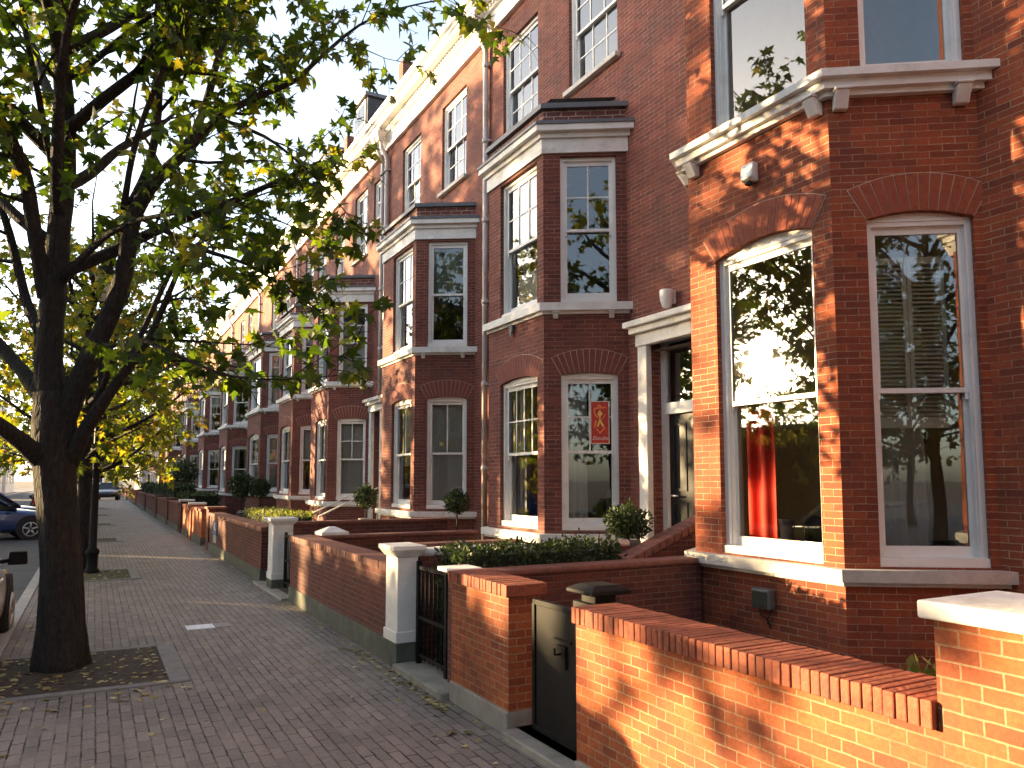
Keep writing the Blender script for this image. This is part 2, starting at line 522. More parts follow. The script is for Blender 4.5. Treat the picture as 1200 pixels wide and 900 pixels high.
        if bevel:
            md = o.modifiers.new('bevel', 'BEVEL')
            md.width = bevel
            md.segments = 2
            md.limit_method = 'ANGLE'
        return o

def thing(name, label, cat, loc=(0, 0, 0), group=None):
    o = bpy.data.objects.new(name, None)
    COL.objects.link(o)
    o.location = loc
    o.empty_display_size = 0.1
    o['label'] = label
    o['category'] = cat
    if group:
        o['group'] = group
    BASE[o.name] = Vector(loc)
    return o

def tag(o, label, cat, group=None):
    o['label'] = label
    o['category'] = cat
    if group:
        o['group'] = group
    return o

def struct(o, kind='structure'):
    o['kind'] = kind
    return o

def dup_tree(o, parent=None):
    c = o.copy()
    COL.objects.link(c)
    if parent:
        c.parent = parent
    for ch in list(o.children):
        dup_tree(ch, c)
    return c

def dup(o, loc, rotz, label, group=None, scale=None):
    r = dup_tree(o)
    r.location = loc
    r.rotation_euler = (0, 0, rotz)
    r['label'] = label
    if group:
        r['group'] = group
    if scale:
        r.scale = scale
    return r

# ------------------------------------------------------------------ leaves
def leaf_mesh(name, P, D, Nn, S, mat_, parent, rnd, shape='maple', off=Vector((0, 0, 0))):
    """P positions, D leaf directions, Nn leaf normals, S sizes (numpy)."""
    if shape == 'maple':
        half = [(0, 0), (0.09, 0.04), (0.40, 0.02), (0.27, 0.26), (0.56, 0.52), (0.21, 0.50), (0.15, 0.70), (0, 1.05)]
        droop = 0.28
    elif shape == 'oval':
        half = [(0, 0), (0.24, 0.22), (0.27, 0.55), (0, 1.0)]
        droop = 0.2
    else:
        half = [(0, 0), (0.34, 0.3), (0.30, 0.72), (0, 1.0)]
        droop = 0.25
    k = len(half)
    hx = np.array([p[0] for p in half])
    hy = np.array([p[1] for p in half])
    tx = np.concatenate([hx, -hx[1:-1]])
    ty = np.concatenate([hy, hy[1:-1]])
    tz = -np.abs(tx) * droop - ty * ty * 0.18
    n = len(P)
    D = D / np.linalg.norm(D, axis=1)[:, None]
    X = np.cross(D, Nn)
    X /= np.linalg.norm(X, axis=1)[:, None] + 1e-9
    Z = np.cross(X, D)
    V = (P[:, None, :] + S[:, None, None] * (tx[None, :, None] * X[:, None, :] + ty[None, :, None] * D[:, None, :] + tz[None, :, None] * Z[:, None, :]))
    nv = len(tx)
    V = V.reshape(-1, 3) - np.array(off)
    right = list(range(k))
    left = [0] + [k - 1] + list(range(k + (k - 2) - 1, k - 1, -1))
    tmpl = np.array(right + left)
    fl = k
    idx = (np.arange(n)[:, None] * nv + tmpl[None, :]).reshape(-1)
    me = bpy.data.meshes.new(name)
    me.vertices.add(len(V))
    me.vertices.foreach_set('co', V.astype(np.float32).reshape(-1))
    me.loops.add(len(idx))
    me.loops.foreach_set('vertex_index', idx.astype(np.int32))
    me.polygons.add(2 * n)
    me.polygons.foreach_set('loop_start', (np.arange(2 * n) * fl).astype(np.int32))
    me.update(calc_edges=True)
    ul = me.uv_layers.new(name='UVMap')
    rv = rnd.random(n)
    uv = np.repeat(np.stack([rv, rnd.random(n)], 1), 2 * fl, axis=0)
    ul.data.foreach_set('uv', uv.astype(np.float32).reshape(-1))
    me.materials.append(mat_)
    me.validate()
    o = bpy.data.objects.new(name, me)
    COL.objects.link(o)
    if parent:
        o.parent = parent
    return o

class Tree:
    def __init__(s, seed):
        s.rnd = random.Random(seed)
        s.np = np.random.default_rng(seed)
        s.wood = MB()
        s.P, s.D, s.N, s.S = [], [], [], []
        s.ok = lambda p: True
        s.leafsize = (0.09, 0.17)
        s.per_twig = (5, 10)
        s.twig_gap = 0.19
    def rv(s, a=1.0):
        while True:
            v = Vector((s.rnd.uniform(-1, 1), s.rnd.uniform(-1, 1), s.rnd.uniform(-1, 1)))
            if 0.1 < v.length <= 1:
                return v.normalized() * a
    def leaf(s, p, d):
        if not s.ok(p):
            return
        d = (d.normalized() * 0.7 + s.rv(0.8) + Vector((0, 0, -0.35)))
        n = Vector((0, 0, 1)) + s.rv(0.85)
        s.P.append(p)
        s.D.append(d)
        s.N.append(n)
        s.S.append(s.rnd.uniform(*s.leafsize))
    def twig(s, p, d, L, r=0.005):
        if not s.ok(p):
            return
        pts = [p.copy()]
        d = d.normalized()
        n = 3
        for i in range(n):
            d = (d + s.rv(0.28) + Vector((0, 0, -0.10))).normalized()
            p = p + d * (L / n)
            pts.append(p.copy())
        s.wood.tube(pts, [r, r * 0.8, r * 0.6, r * 0.35], 4, caps=False)
        k = s.rnd.randint(*s.per_twig)
        for i in range(k):
            t = (0.2 + 0.8 * (i + s.rnd.random()) / k) * n
            j = min(n - 1, int(t))
            q = pts[j].lerp(pts[j + 1], t - j)
            sd = d.cross(s.rv()).normalized()
            s.leaf(q + sd * 0.03, sd + d * 0.5)
    def branch(s, p, d, L, r, lvl=1):
        if not s.ok(p):
            return
        n = max(3, int(L / 0.25))
        pts = [p.copy()]
        d = d.normalized()
        for i in range(n):
            d = (d + s.rv(0.20) + Vector((0, 0, 0.03))).normalized()
            p = p + d * (L / n)
            pts.append(p.copy())
        s.wood.tube(pts, [max(0.004, r * (1 - 0.85 * i / n)) for i in range(n + 1)], 5, caps=False)
        s.dress(pts, 0.15)
    def dress(s, pts, start=0.0, gap=None):
        """twigs with leaves along a polyline"""
        gap = gap or s.twig_gap
        L = sum((pts[i + 1] - pts[i]).length for i in range(len(pts) - 1))
        t = L * start
        while t < L:
            acc = 0
            for i in range(len(pts) - 1):
                l = (pts[i + 1] - pts[i]).length
                if acc + l >= t:
                    q = pts[i].lerp(pts[i + 1], (t - acc) / l)
                    ax = (pts[i + 1] - pts[i]).normalized()
                    sd = ax.cross(s.rv()).normalized()
                    s.twig(q, sd * 0.9 + ax * 0.7 + Vector((0, 0, 0.1)), s.rnd.uniform(0.22, 0.55))
                    break
                acc += l
            t += gap * s.rnd.uniform(0.6, 1.4)
        ax = (pts[-1] - pts[-2])
        s.twig(pts[-1], ax, 0.35)
    def limb(s, pr, sides=8, spawn=0.3, blen=(0.6, 1.5), start=0.3, gap=0.3, center=None):
        pts = [Vector(p[:3]) for p in pr]
        # smooth (Catmull-Rom) so limbs bend instead of kinking
        P2, R2 = [], []
        for i in range(len(pts) - 1):
            p0, p1, p2, p3 = pts[max(0, i - 1)], pts[i], pts[i + 1], pts[min(len(pts) - 1, i + 2)]
            for k in range(3):
                t = k / 3
                q = 0.5 * ((2 * p1) + (p2 - p0) * t + (2 * p0 - 5 * p1 + 4 * p2 - p3) * t * t + (3 * p1 - p0 - 3 * p2 + p3) * t ** 3)
                P2.append(q)
                R2.append(pr[i][3] + (pr[i + 1][3] - pr[i][3]) * t)
        P2.append(pts[-1])
        R2.append(pr[-1][3])
        s.wood.tube(P2, R2, sides, jit=0.06, rnd=s.rnd)
        L = sum((P2[i + 1] - P2[i]).length for i in range(len(P2) - 1))
        t = L * start
        while t < L:
            acc = 0
            for i in range(len(P2) - 1):
                l = (P2[i + 1] - P2[i]).length
                if acc + l >= t and l > 0:
                    q = P2[i].lerp(P2[i + 1], (t - acc) / l)
                    ax = (P2[i + 1] - P2[i]).normalized()
                    sd = ax.cross(s.rv()).normalized()
                    if center is not None:
                        o = q - center
                        o.z *= 0.4
                        if o.length > 0.01:
                            sd = (sd + o.normalized() * 0.5)
                    s.branch(q, sd + ax * 0.6 + Vector((0, 0, 0.15)), s.rnd.uniform(*blen), min(0.022, R2[i] * 0.5))
                    break
                acc += l
            t += gap * s.rnd.uniform(0.6, 1.4)
        s.dress(P2[len(P2) // 2:], 0.1, 0.2)
    def finish(s, root, leafmat, shape='maple', wood_parent=None):
        off = BASE[root.name]
        tr = s.wood.build('trunk', M['bark'], root)
        cr = leaf_mesh('crown', np.array([tuple(p) for p in s.P]), np.array([tuple(p) for p in s.D]), np.array([tuple(p) for p in s.N]),
                       np.array(s.S), leafmat, root, s.np, shape, off)
        return tr, cr

# ------------------------------------------------------------------ ground
KX = -0.72          # kerb face
WX = 2.5            # front of garden walls
XF = 6.15           # facade plane
XB = 5.2            # bay front plane

def sheet(name, x0, x1, y0, y1, z, m):
    b = MB()
    b.face([(x0, y0, z), (x1, y0, z), (x1, y1, z), (x0, y1, z)])
    return struct(b.build(name, m))
sheet('ground', -900, 900, -900, 900, -0.135, M['soil'])
sheet('road', -8.6, KX - 0.14, -60, 260, -0.12, M['asphalt'])
b = MB()
b.box(KX + 0.005, WX + 0.05, -40, 260, -0.12, 0.0)
struct(b.build('pavement', M['paver']))
b = MB()
b.box(-12.0, -8.75, -60, 260, -0.12, 0.0)
struct(b.build('far_pavement', M['paver']))
b = MB()
y = -20.0
while y < 150:
    b.box(KX - 0.145, KX, y, y + 0.95, -0.12, 0.012 + random.uniform(-0.003, 0.003))
    y += 0.957
struct(b.build('kerb', M['kerb'], bevel=0.012))
b = MB()
b.box(-8.745, -8.6, -60, 260, -0.12, 0.01)
struct(b.build('far_kerb', M['kerb']))
b = MB()
b.box(WX + 0.05, 13, -40, 130, -0.12, 0.05)
struct(b.build('garden_ground', M['soil']))

PITS = [(7.15, 8.85), (14.8, 16.55), (23.9, 25.4), (32.5, 34.0), (41.0, 42.5), (51.0, 52.5)]
for i, (a, c) in enumerate(PITS):
    b = MB()
    b.box(-0.70, 0.63, a + 0.10, c - 0.10, -0.1, 0.006)
    b.face([(-0.70, a + 0.1, 0.012), (0.62, a + 0.1, 0.012), (0.62, c - 0.1, 0.012), (-0.70, c - 0.1, 0.012)])
    struct(b.build('soil', M['soil'] if i == 0 else M['soilgrass']))
    b = MB()
    b.box(0.63, 0.79, a, c, -0.1, 0.016)
    b.box(-0.70, 0.63, a, a + 0.10, -0.1, 0.014)
    b.box(-0.70, 0.63, c - 0.10, c, -0.1, 0.014)
    struct(b.build('soil_edging', M['edging'], bevel=0.006))

# utility covers
b = MB()
b.box(1.00, 1.30, 9.55, 9.83, 0.0, 0.006)
tag(b.build('utility_cover', M['cover1'], bevel=0.002), 'bright pale metal utility cover set in the brick pavement', 'utility cover', 'utility covers in the pavement')
b = MB()
b.box(1.31, 1.48, 9.57, 9.83, 0.0, 0.005)
tag(b.build('utility_cover', M['cover2'], bevel=0.002), 'dull grey utility cover right beside the bright one', 'utility cover', 'utility covers in the pavement')

# fallen leaves
def fallen():
    rg = np.random.default_rng(3)
    P, S = [], []
    def scat(n, x0, x1, y0, y1, s0, s1, z=0.004):
        for _ in range(n):
            P.append((rg.uniform(x0, x1), rg.uniform(y0, y1), z + rg.uniform(0.002, 0.012)))
            S.append(rg.uniform(s0, s1))
    scat(170, -0.68, 0.62, 7.27, 8.75, 0.03, 0.08, 0.014)
    scat(30, -0.7, 0.8, 6.7, 7.2, 0.04, 0.09)
    scat(60, -0.7, 2.4, 3.8, 9.0, 0.02, 0.06)
    scat(60, -0.65, 2.4, 9.0, 30.0, 0.03, 0.07)
    for _ in range(150):
        P.append((WX - 0.04 - abs(rg.normal(0, 0.16)), rg.uniform(4.6, 20.0), rg.uniform(0.004, 0.014)))
        S.append(rg.uniform(0.03, 0.075))
    for y0 in (6.4, 7.3, 10.8, 5.6):
        for _ in range(26):
            P.append((WX - 0.08 - abs(rg.normal(0, 0.09)), y0 + rg.normal(0, 0.22), rg.uniform(0.004, 0.02)))
            S.append(rg.uniform(0.03, 0.07))
    for _ in range(60):
        P.append((KX + 0.1 + abs(rg.normal(0, 0.12)), rg.uniform(5.5, 14), rg.uniform(0.012, 0.02)))
        S.append(rg.uniform(0.03, 0.07))
    scat(120, -0.66, 0.6, 15.0, 16.4, 0.03, 0.08, 0.016)
    for x, y, q in ((0.36, 7.02, 0.13), (-0.42, 5.3, 0.12), (0.61, 7.22, 0.10), (0.52, 7.25, 0.09), (-0.25, 7.45, 0.11), (-0.35, 7.6, 0.1), (2.2, 4.9, 0.1)):
        P.append((x, y, 0.02)); S.append(q)
    P = np.array(P)
    n = len(P)
    th = rg.uniform(0, 6.28, n)
    D = np.stack([np.cos(th), np.sin(th), rg.uniform(-0.1, 0.25, n)], 1)
    Nn = np.stack([rg.uniform(-.25, .25, n), rg.uniform(-.25, .25, n), np.ones(n)], 1)
    o = leaf_mesh('fallen_leaves', P, D, Nn, np.array(S), M['fallen'], None, rg)
    struct(o, 'stuff')
    o['label'] = 'dry yellow maple leaves scattered on the pavement and along the wall foot'
fallen()

# ------------------------------------------------------------------ houses
Zv = Vector((0, 0, 1))

def frame_of(p, q):
    """wall frame seen from outside: origin p (left), tangent to q (right), outward normal"""
    p, q = Vector((p[0], p[1], 0)), Vector((q[0], q[1], 0))
    t = (q - p).normalized()
    n = Vector((t.y, -t.x, 0))       # right-hand side of the walking direction = outside
    return (p, t, n), (q - p).length

def arch_pts(u0, u1, z, rise, n=10):
    """points along a flat arc from (u0,z) to (u1,z)"""
    if rise <= 0:
        return [(u0, z), (u1, z)]
    w_ = (u1 - u0)
    Rr = (w_ * w_ / 4 + rise * rise) / (2 * rise)
    cz = z + rise - Rr
    a = math.asin(min(1, w_ / 2 / Rr))
    um = (u0 + u1) / 2
    return [(um + Rr * math.sin(-a + 2 * a * i / n), cz + Rr * math.cos(-a + 2 * a * i / n)) for i in range(n + 1)]

def wall(mb, F, L, z0, z1, ops, depth=0.17):
    """brick wall panel with openings (u0,u1,za,zb,rise) and their reveals"""
    o, t, n = F
    def p(u, z, w_=0):
        return o + t * u + n * w_ + Zv * z
    us = sorted({0.0, L} | {x for q in ops for x in (max(0, q[0]), min(L, q[1]))})
    zs = sorted({z0, z1} | {min(z1, max(z0, x)) for q in ops for x in (q[2], q[3] + q[4])})
    for i in range(len(us) - 1):
        for j in range(len(zs) - 1):
            um, zm = (us[i] + us[i + 1]) / 2, (zs[j] + zs[j + 1]) / 2
            if us[i + 1] - us[i] < 1e-5 or zs[j + 1] - zs[j] < 1e-5:
                continue
            if any(q[0] < um < q[1] and q[2] < zm < q[3] + q[4] for q in ops):
                continue
            mb.face([p(us[i], zs[j]), p(us[i + 1], zs[j]), p(us[i + 1], zs[j + 1]), p(us[i], zs[j + 1])])
    for q in ops:
        if len(q) > 5 and q[5] == 'void':
            continue
        u0, u1, za, zb, rise = q[:5]
        top = arch_pts(u0, u1, zb, rise)
        if rise > 0:
            for i in range(len(top) - 1):
                a, c = top[i], top[i + 1]
                mb.face([p(a[0], a[1]), p(c[0], c[1]), p(c[0], zb + rise), p(a[0], zb + rise)])
        mb.face([p(u0, za), p(u0, zb), p(u0, zb, -depth), p(u0, za, -depth)])
        mb.face([p(u1, zb), p(u1, za), p(u1, za, -depth), p(u1, zb, -depth)])
        for i in range(len(top) - 1):
            a, c = top[i], top[i + 1]
            mb.face([p(a[0], a[1]), p(c[0], c[1]), p(c[0], c[1], -depth), p(a[0], a[1], -depth)])
        mb.face([p(u0, za), p(u0, za, -depth), p(u1, za, -depth), p(u1, za)])

RISE = 0.075
def arch_ring(house, F, u0, u1, z, thick, nb, brickmat, RISE=RISE):
    """flat brick arch with slanted ends: bricks as blocks, mortar showing between"""
    o, t, n = F
    w_ = u1 - u0
    def arc(w2, z2, rise, f):
        Rr = (w2 * w2 / 4 + rise * rise) / (2 * rise)
        a = math.asin(w2 / 2 / Rr) * (2 * f - 1)
        return (u0 + u1) / 2 + Rr * math.sin(a), z2 + rise - Rr + Rr * math.cos(a)
    sk = min(0.15, 0.17 * w_)
    ri = RISE * w_
    ro = 0.115 * (w_ + 2 * sk)
    zo = z + ri + thick - ro
    def p(f, k, wd):
        a, c = arc(w_, z, ri, f), arc(w_ + 2 * sk, zo, ro, f)
        return o + t * (a[0] + (c[0] - a[0]) * k) + Zv * (a[1] + (c[1] - a[1]) * k) + n * wd
    mb = MB()
    def wedge(a, c, k0, k1, wd, mi):
        mb.hexa([p(a, k0, wd), p(c, k0, wd), p(c, k0, -0.02), p(a, k0, -0.02), p(a, k1, wd), p(c, k1, wd), p(c, k1, -0.02), p(a, k1, -0.02)], mi)
    for i in range(12):
        wedge(i / 12 - (0.004 if i == 0 else 0), (i + 1) / 12 + (0.004 if i == 11 else 0), 0.004, 1.022, 0.0025, 1)
    g = 0.0034 / w_
    for i in range(nb):
        wedge(i / nb + g, (i + 1) / nb - g, 0.005, 0.998, 0.006 + random.uniform(0, 0.003), 0)
    return mb.build('brick_arch', [brickmat, M['mortar']], house)

def window(house, F, u0, u1, z0, z1, rise=0.0, up=(1, 1), lo=(1, 1), blind=None, sillbox=False, rail=0.5, cas=0.047, wmat=None):
    """box-sash window; part of the house with its sashes, glass and blind as sub-parts"""
    wm = wmat or M['white']
    o, t, n = F
    mb = MB()
    # casing
    mb.obox(F, u0, u0 + cas, z0, z1, -0.19, -0.055)
    mb.obox(F, u1 - cas, u1, z0, z1, -0.19, -0.055)
    mb.obox(F, u0 + cas, u1 - cas, z1 - cas, z1, -0.19, -0.058)
    if rise > 0:
        top = arch_pts(u0, u1, z1, rise)
        for i in range(len(top) - 1):
            a, c = top[i], top[i + 1]
            def p(q, w_, z=None):
                return o + t * q[0] + Zv * (q[1] if z is None else z) + n * w_
            za = z1 + 0.0015
            mb.hexa([p(a, -0.06, za), p(c, -0.06, za), p(c, -0.19, za), p(a, -0.19, za), p(a, -0.06, max(za, a[1])), p(c, -0.06, max(za, c[1])), p(c, -0.19, max(za, c[1])), p(a, -0.19, max(za, a[1]))])
        mb.obox(F, u0, u1, z1 - 0.01, z1 + 0.012, -0.1, -0.048)
    # inner bead
    cb = cas + 0.014
    mb.obox(F, u0 + cas, u0 + cb, z0 + 0.07, z1 - cas, -0.18, -0.085)
    mb.obox(F, u1 - cb, u1 - cas, z0 + 0.07, z1 - cas, -0.18, -0.085)
    mb.obox(F, u0 + cb, u1 - cb, z1 - cb, z1 - cas, -0.18, -0.087)
    # timber sill
    mb.obox(F, u0 + 0.002, u1 - 0.002, z0, z0 + 0.07, -0.185, -0.02)
    win = mb.build('window', wm, house)
    a, c = u0 + cb, u1 - cb
    zt, zb = z1 - cb, z0 + 0.07
    zm = zb + (zt - zb) * rail
    st = 0.03
    gb = 0.020
    def sash(name, za, zc, wf, bars, bot, topr):
        s = MB()
        wb = wf - 0.034
        s.obox(F, a, a + st, za, zc, wb, wf)
        s.obox(F, c - st, c, za, zc, wb, wf)
        s.obox(F, a + st, c - st, za, za + bot, wb, wf - 0.001)
        s.obox(F, a + st, c - st, zc - topr, zc, wb, wf - 0.001)
        nx, nz = bars
        x0, x1, y0, y1 = a + st, c - st, za + bot, zc - topr
        for i in range(1, nx):
            x = x0 + (x1 - x0) * i / nx
            s.obox(F, x - gb / 2, x + gb / 2, y0, y1, wb + 0.004, wf - 0.006)
        for j in range(1, nz):
            z = y0 + (y1 - y0) * j / nz
            s.obox(F, x0, x1, z - gb / 2, z + gb / 2, wb + 0.006, wf - 0.008)
        if name == 'upper_sash':     # horns
            for x in (a + 0.004, c - st + 0.004):
                s.obox(F, x, x + st - 0.008, za - 0.055, za, wb + 0.004, wf - 0.004)
        s.build(name, wm, win)
        return x0, x1, y0, y1
    U = sash('upper_sash', zm - 0.022, zt, -0.092, up, 0.04, 0.045)
    Lw = sash('lower_sash', zb, zm + 0.018, -0.132, lo, 0.085, 0.036)
    g = MB()
    for q, w_ in ((U, -0.108), (Lw, -0.148)):
        g.face([o + t * x + Zv * z + n * w_ for x, z in ((q[0] - 0.004, q[2] - 0.004), (q[1] + 0.004, q[2] - 0.004), (q[1] + 0.004, q[3] + 0.004), (q[0] - 0.004, q[3] + 0.004))])
    g.build('pane', M['glass'], win)
    if sillbox:
        s = MB()
        s.obox(F, u0 - 0.06, u1 + 0.06, z0 - 0.075, z0 - 0.0015, -0.15, 0.085)
        s.build('sill', M['stone'], win, bevel=0.008)
    if blind:
        kind, frac, bm = blind
        s = MB()
        wd = -0.25
        def fab(x0, x1, za, zb_, amp, lam):
            k = max(2, int((x1 - x0) / 0.03))
            for i in range(k):
                xa, xb = x0 + (x1 - x0) * i / k, x0 + (x1 - x0) * (i + 1) / k
                wa, wb2 = wd + amp * math.sin(xa * lam), wd + amp * math.sin(xb * lam)
                s.face([o + t * xa + n * wa + Zv * za, o + t * xb + n * wb2 + Zv * za, o + t * xb + n * wb2 + Zv * zb_, o + t * xa + n * wa + Zv * zb_])
        nm = 'blind'
        if kind == 'top':
            s.obox(F, a - 0.02, c + 0.02, zt - (zt - zb) * frac, zt + 0.03, wd - 0.006, wd)
            s.obox(F, a - 0.02, c + 0.02, zt - (zt - zb) * frac - 0.022, zt - (zt - zb) * frac, wd - 0.014, wd + 0.008)
        elif kind == 'bottom':
            s.obox(F, a - 0.02, c + 0.02, zb - 0.03, zb + (zt - zb) * frac, wd - 0.006, wd)
        elif kind == 'sides':
            nm = 'curtain'
            ww = (c - a) * frac
            fab(a - 0.05, a + ww, zb - 0.05, zt + 0.05, 0.025, 62)
            fab(c - ww, c + 0.05, zb - 0.05, zt + 0.05, 0.025, 62)
        elif kind == 'left':
            nm = 'curtain'
            fab(a - 0.05, a + (c - a) * frac, zb - 0.05, zt + 0.05, 0.022, 58)
        elif kind == 'right':
            nm = 'curtain'
            fab(c - (c - a) * frac, c + 0.05, zb - 0.05, zt + 0.05, 0.022, 58)
        elif kind == 'full':
            nm = 'curtain'
            fab(a - 0.05, c + 0.05, zb - 0.05, zt + 0.05, 0.014, 70)
        s.build(nm, M[bm], win)
    return win

def bay_poly(y1, y2, d, sp=0.6, inner=None):
    """bay outline in plan (A,B,C,D) offset outwards by d, ends on the facade"""
    A, B, C, D = (XF, y1 - sp), (XB, y1), (XB, y2), (XF, y2 + sp)
    L = math.hypot(XF - XB, sp)
    nx, ny = -sp / L, -(XF - XB) / L        # normal of the near splay
    # corner with front offset: x = XB-d ; on line (p-B).n = d
    xb = XB - d
    yb = y1 + (d - nx * (xb - XB)) / ny
    ya = y1 - sp + d / ny
    y_c = y2 - (d - nx * (xb - XB)) / ny
    yd = y2 + sp - d / ny
    return [(XF, ya), (xb, yb), (xb, y_c), (XF, yd)]

def bracket(mb, F, u, ztop, wd=0.1, h=0.15, dep=0.14):
    o, t, n = F
    def p(uu, w_, z):
        return o + t * uu + n * w_ + Zv * z
    a, c = u - wd / 2, u + wd / 2
    mb.obox(F, a - 0.012, c + 0.012, ztop - 0.025, ztop - 0.001, 0.0, dep + 0.012)
    mb.hexa([p(a, dep * 0.45, ztop - h), p(c, dep * 0.45, ztop - h), p(c, 0, ztop - h), p(a, 0, ztop - h), p(a, dep, ztop - 0.025), p(c, dep, ztop - 0.025), p(c, 0, ztop - 0.025), p(a, 0, ztop - 0.025)])

HOUSES = {}
def house(key, label, ya, yb, y1, y2, std=True, bmat='brick_house', archm='arch', top=(), door=None, gf=None, ff=None, bayup=None, pipes=(), chimney=None, dormer=None, sill='white_old', zoff=0.0, roofz=12.2, doorcol='black_door', near=False):
    H = thing('terraced_house', label, 'house', (XF, (ya + yb) / 2, 0), 'houses of the brick terrace')
    HOUSES[key] = H
    bm = M[bmat]
    am = M[archm]
    sp = 0.66 if near else 0.6
    # heights
    if std:
        zs, zu, zpt = 0.95 + zoff, 4.0 + zoff, 6.80 + zoff
        g0, g1 = 1.04 + zoff, 3.08 + zoff
        f0, f1 = 4.06 + zoff, 6.08 + zoff
        bz = 6.12 + zoff
    else:
        zs, zu, zpt = 0.96, 4.92, 9.2
        g0, g1 = 1.02, 3.80
        f0, f1 = 5.03, 7.7
        bz = 8.8
    A, B, C, D = (XF, y1 - sp), (XB, y1), (XB, y2), (XF, y2 + sp)
    FN, LN = frame_of(B, A)      # near splay (from outside: left end is B)
    FF, LF = frame_of(C, B)      # front
    FS, LS = frame_of(D, C)      # far splay
    if near:
        wn, wf, wsx = (0.27, 1.09), (0.36, 1.50), (0.12, 0.94)
    else:
        wl = y2 - y1
        wn, wf, wsx = (0.23, 0.98), (wl - 1.25 if wl < 2 else 0.3, wl - 0.17), (0.14, 0.90)
        if wl >= 2:
            wf = (0.3, wl - 0.3)
    rk = RISE if near else 0.05
    rise = lambda q: rk * (q[1] - q[0])
    # brick bay
    mb = MB()
    for Fr, Ln, ww in ((FN, LN, wn), (FF, LF, wf), (FS, LS, wsx)):
        wall(mb, Fr, Ln, -0.1, bz, [(ww[0], ww[1], g0, g1, rise(ww)), (ww[0], ww[1], f0, f1, 0.0)])
    if std:
        mb.build('bay', bm, H)
        mb = MB()
        mb.prism(bay_poly(y1, y2, -0.01, sp), bz + 0.40, bz + 0.63)
        mb.build('bay_parapet', M['brick_parapet'], H)
    else:
        mb.build('bay', bm, H)
    for Fr, ww, nb in ((FN, wn, 12), (FF, wf, 17), (FS, wsx, 12)):
        arch_ring(H, Fr, ww[0], ww[1], g1, 0.31, nb, am, rk)
    # sill bands and bay crown
    mb = MB()
    mb.prism(bay_poly(y1, y2, 0.10, sp), zs - 0.05, zs + 0.045)
    mb.prism(bay_poly(y1, y2, 0.055, sp), zs - 0.085, zs - 0.0505)
    mb.build('ground_sill', M[sill], H, bevel=0.01)
    mb = MB()
    if std:
        mb.prism(bay_poly(y1, y2, 0.09, sp), zu - 0.06, zu + 0.045)
        mb.prism(bay_poly(y1, y2, 0.03, sp), zu - 0.10, zu - 0.0605)
        for u in (0.16, LN - 0.22):
            bracket(mb, FN, u, zu - 0.06, 0.07, 0.10, 0.07)
    else:
        mb.prism(bay_poly(y1, y2, 0.06, sp), zu - 0.09, zu - 0.045)
        mb.prism(bay_poly(y1, y2, 0.11, sp), zu - 0.0445, zu + 0.03)
        mb.prism(bay_poly(y1, y2, 0.165, sp), zu + 0.0305, zu + 0.095)
        for Fr, us in ((FN, (0.09, LN - 0.13)), (FF, (0.12, LF - 0.10)), (FS, (0.12, LS - 0.12))):
            for u in us:
                bracket(mb, Fr, u, zu - 0.045, 0.11, 0.16, 0.13)
    mb.build('upper_sill', M['white_old'], H, bevel=0.01)
    if std:
        mb = MB()
        mb.prism(bay_poly(y1, y2, 0.035, sp), bz, bz + 0.20)
        mb.prism(bay_poly(y1, y2, 0.075, sp), bz + 0.2005, bz + 0.27)
        mb.prism(bay_poly(y1, y2, 0.15, sp), bz + 0.2705, bz + 0.355)
        mb.build('bay_cornice', M['white_old'], H, bevel=0.01)
        mb = MB()
        mb.prism(bay_poly(y1, y2, 0.17, sp), bz + 0.3555, bz + 0.3995)
        mb.prism(bay_poly(y1, y2, 0.05, sp), bz + 0.6305, bz + 0.70)
        mb.build('bay_flashing', M['lead'], H, bevel=0.008)
    else:
        mb = MB()
        mb.prism(bay_poly(y1, y2, 0.1, sp), bz, bz + 0.4)
        mb.build('bay_cornice', M['white_old'], H)
    # facade
    FZ, LZ = frame_of((XF, yb), (XF, ya))
    def fu(y):
        return yb - y
    ops = [(fu(y2 + sp), fu(y1 - sp), -0.1, bz + 0.05, 0.0, 'void')]
    for q in top:
        ops.append((fu(q[1]), fu(q[0]), q[2], q[3], 0.0))
    if door:
        ops.append((fu(door[1]), fu(door[0]), 0.6, 3.50, 0.0))
    mb = MB()
    wall(mb, FZ, LZ, -0.1, 10.0, ops, 0.17)
    mb.build('front_wall', bm, H)
    for q in top:
        window(H, FZ, fu(q[1]), fu(q[0]), q[2], q[3], 0, q[4] if len(q) > 4 else (3, 2), q[5] if len(q) > 5 else (3, 2), q[6] if len(q) > 6 else None, True)
    # bay windows : gf / ff = dict(n=..., f=..., s=...) of (up, lo, blind)
    gf = gf or {}
    ff = ff or {}
    dflt = ((2, 2), (1, 1), None)
    for Fr, ww, k in ((FN, wn, 'n'), (FF, wf, 'f'), (FS, wsx, 's')):
        u, l, bl = gf.get(k, dflt)
        window(H, Fr, ww[0], ww[1], g0, g1, rise(ww), u, l, bl)
        u, l, bl = ff.get(k, dflt)
        window(H, Fr, ww[0], ww[1], f0, f1, 0, u, l, bl)
    # door
    if door:
        d0, d1 = door
        o, t, n = FZ
        mb = MB()
        ua, uc = fu(d1), fu(d0)
        mb.obox(FZ, ua - 0.17, ua + 0.01, 0.5, 3.40, -0.02, 0.07)
        mb.obox(FZ, uc - 0.01, uc + 0.17, 0.5, 3.40, -0.02, 0.07)
        mb.obox(FZ, ua - 0.185, ua + 0.02, 0.5, 0.72, -0.02, 0.085)
        mb.obox(FZ, uc - 0.02, uc + 0.185, 0.5, 0.72, -0.02, 0.085)
        mb.obox(FZ, ua - 0.19, uc + 0.19, 3.4005, 3.56, -0.02, 0.09)
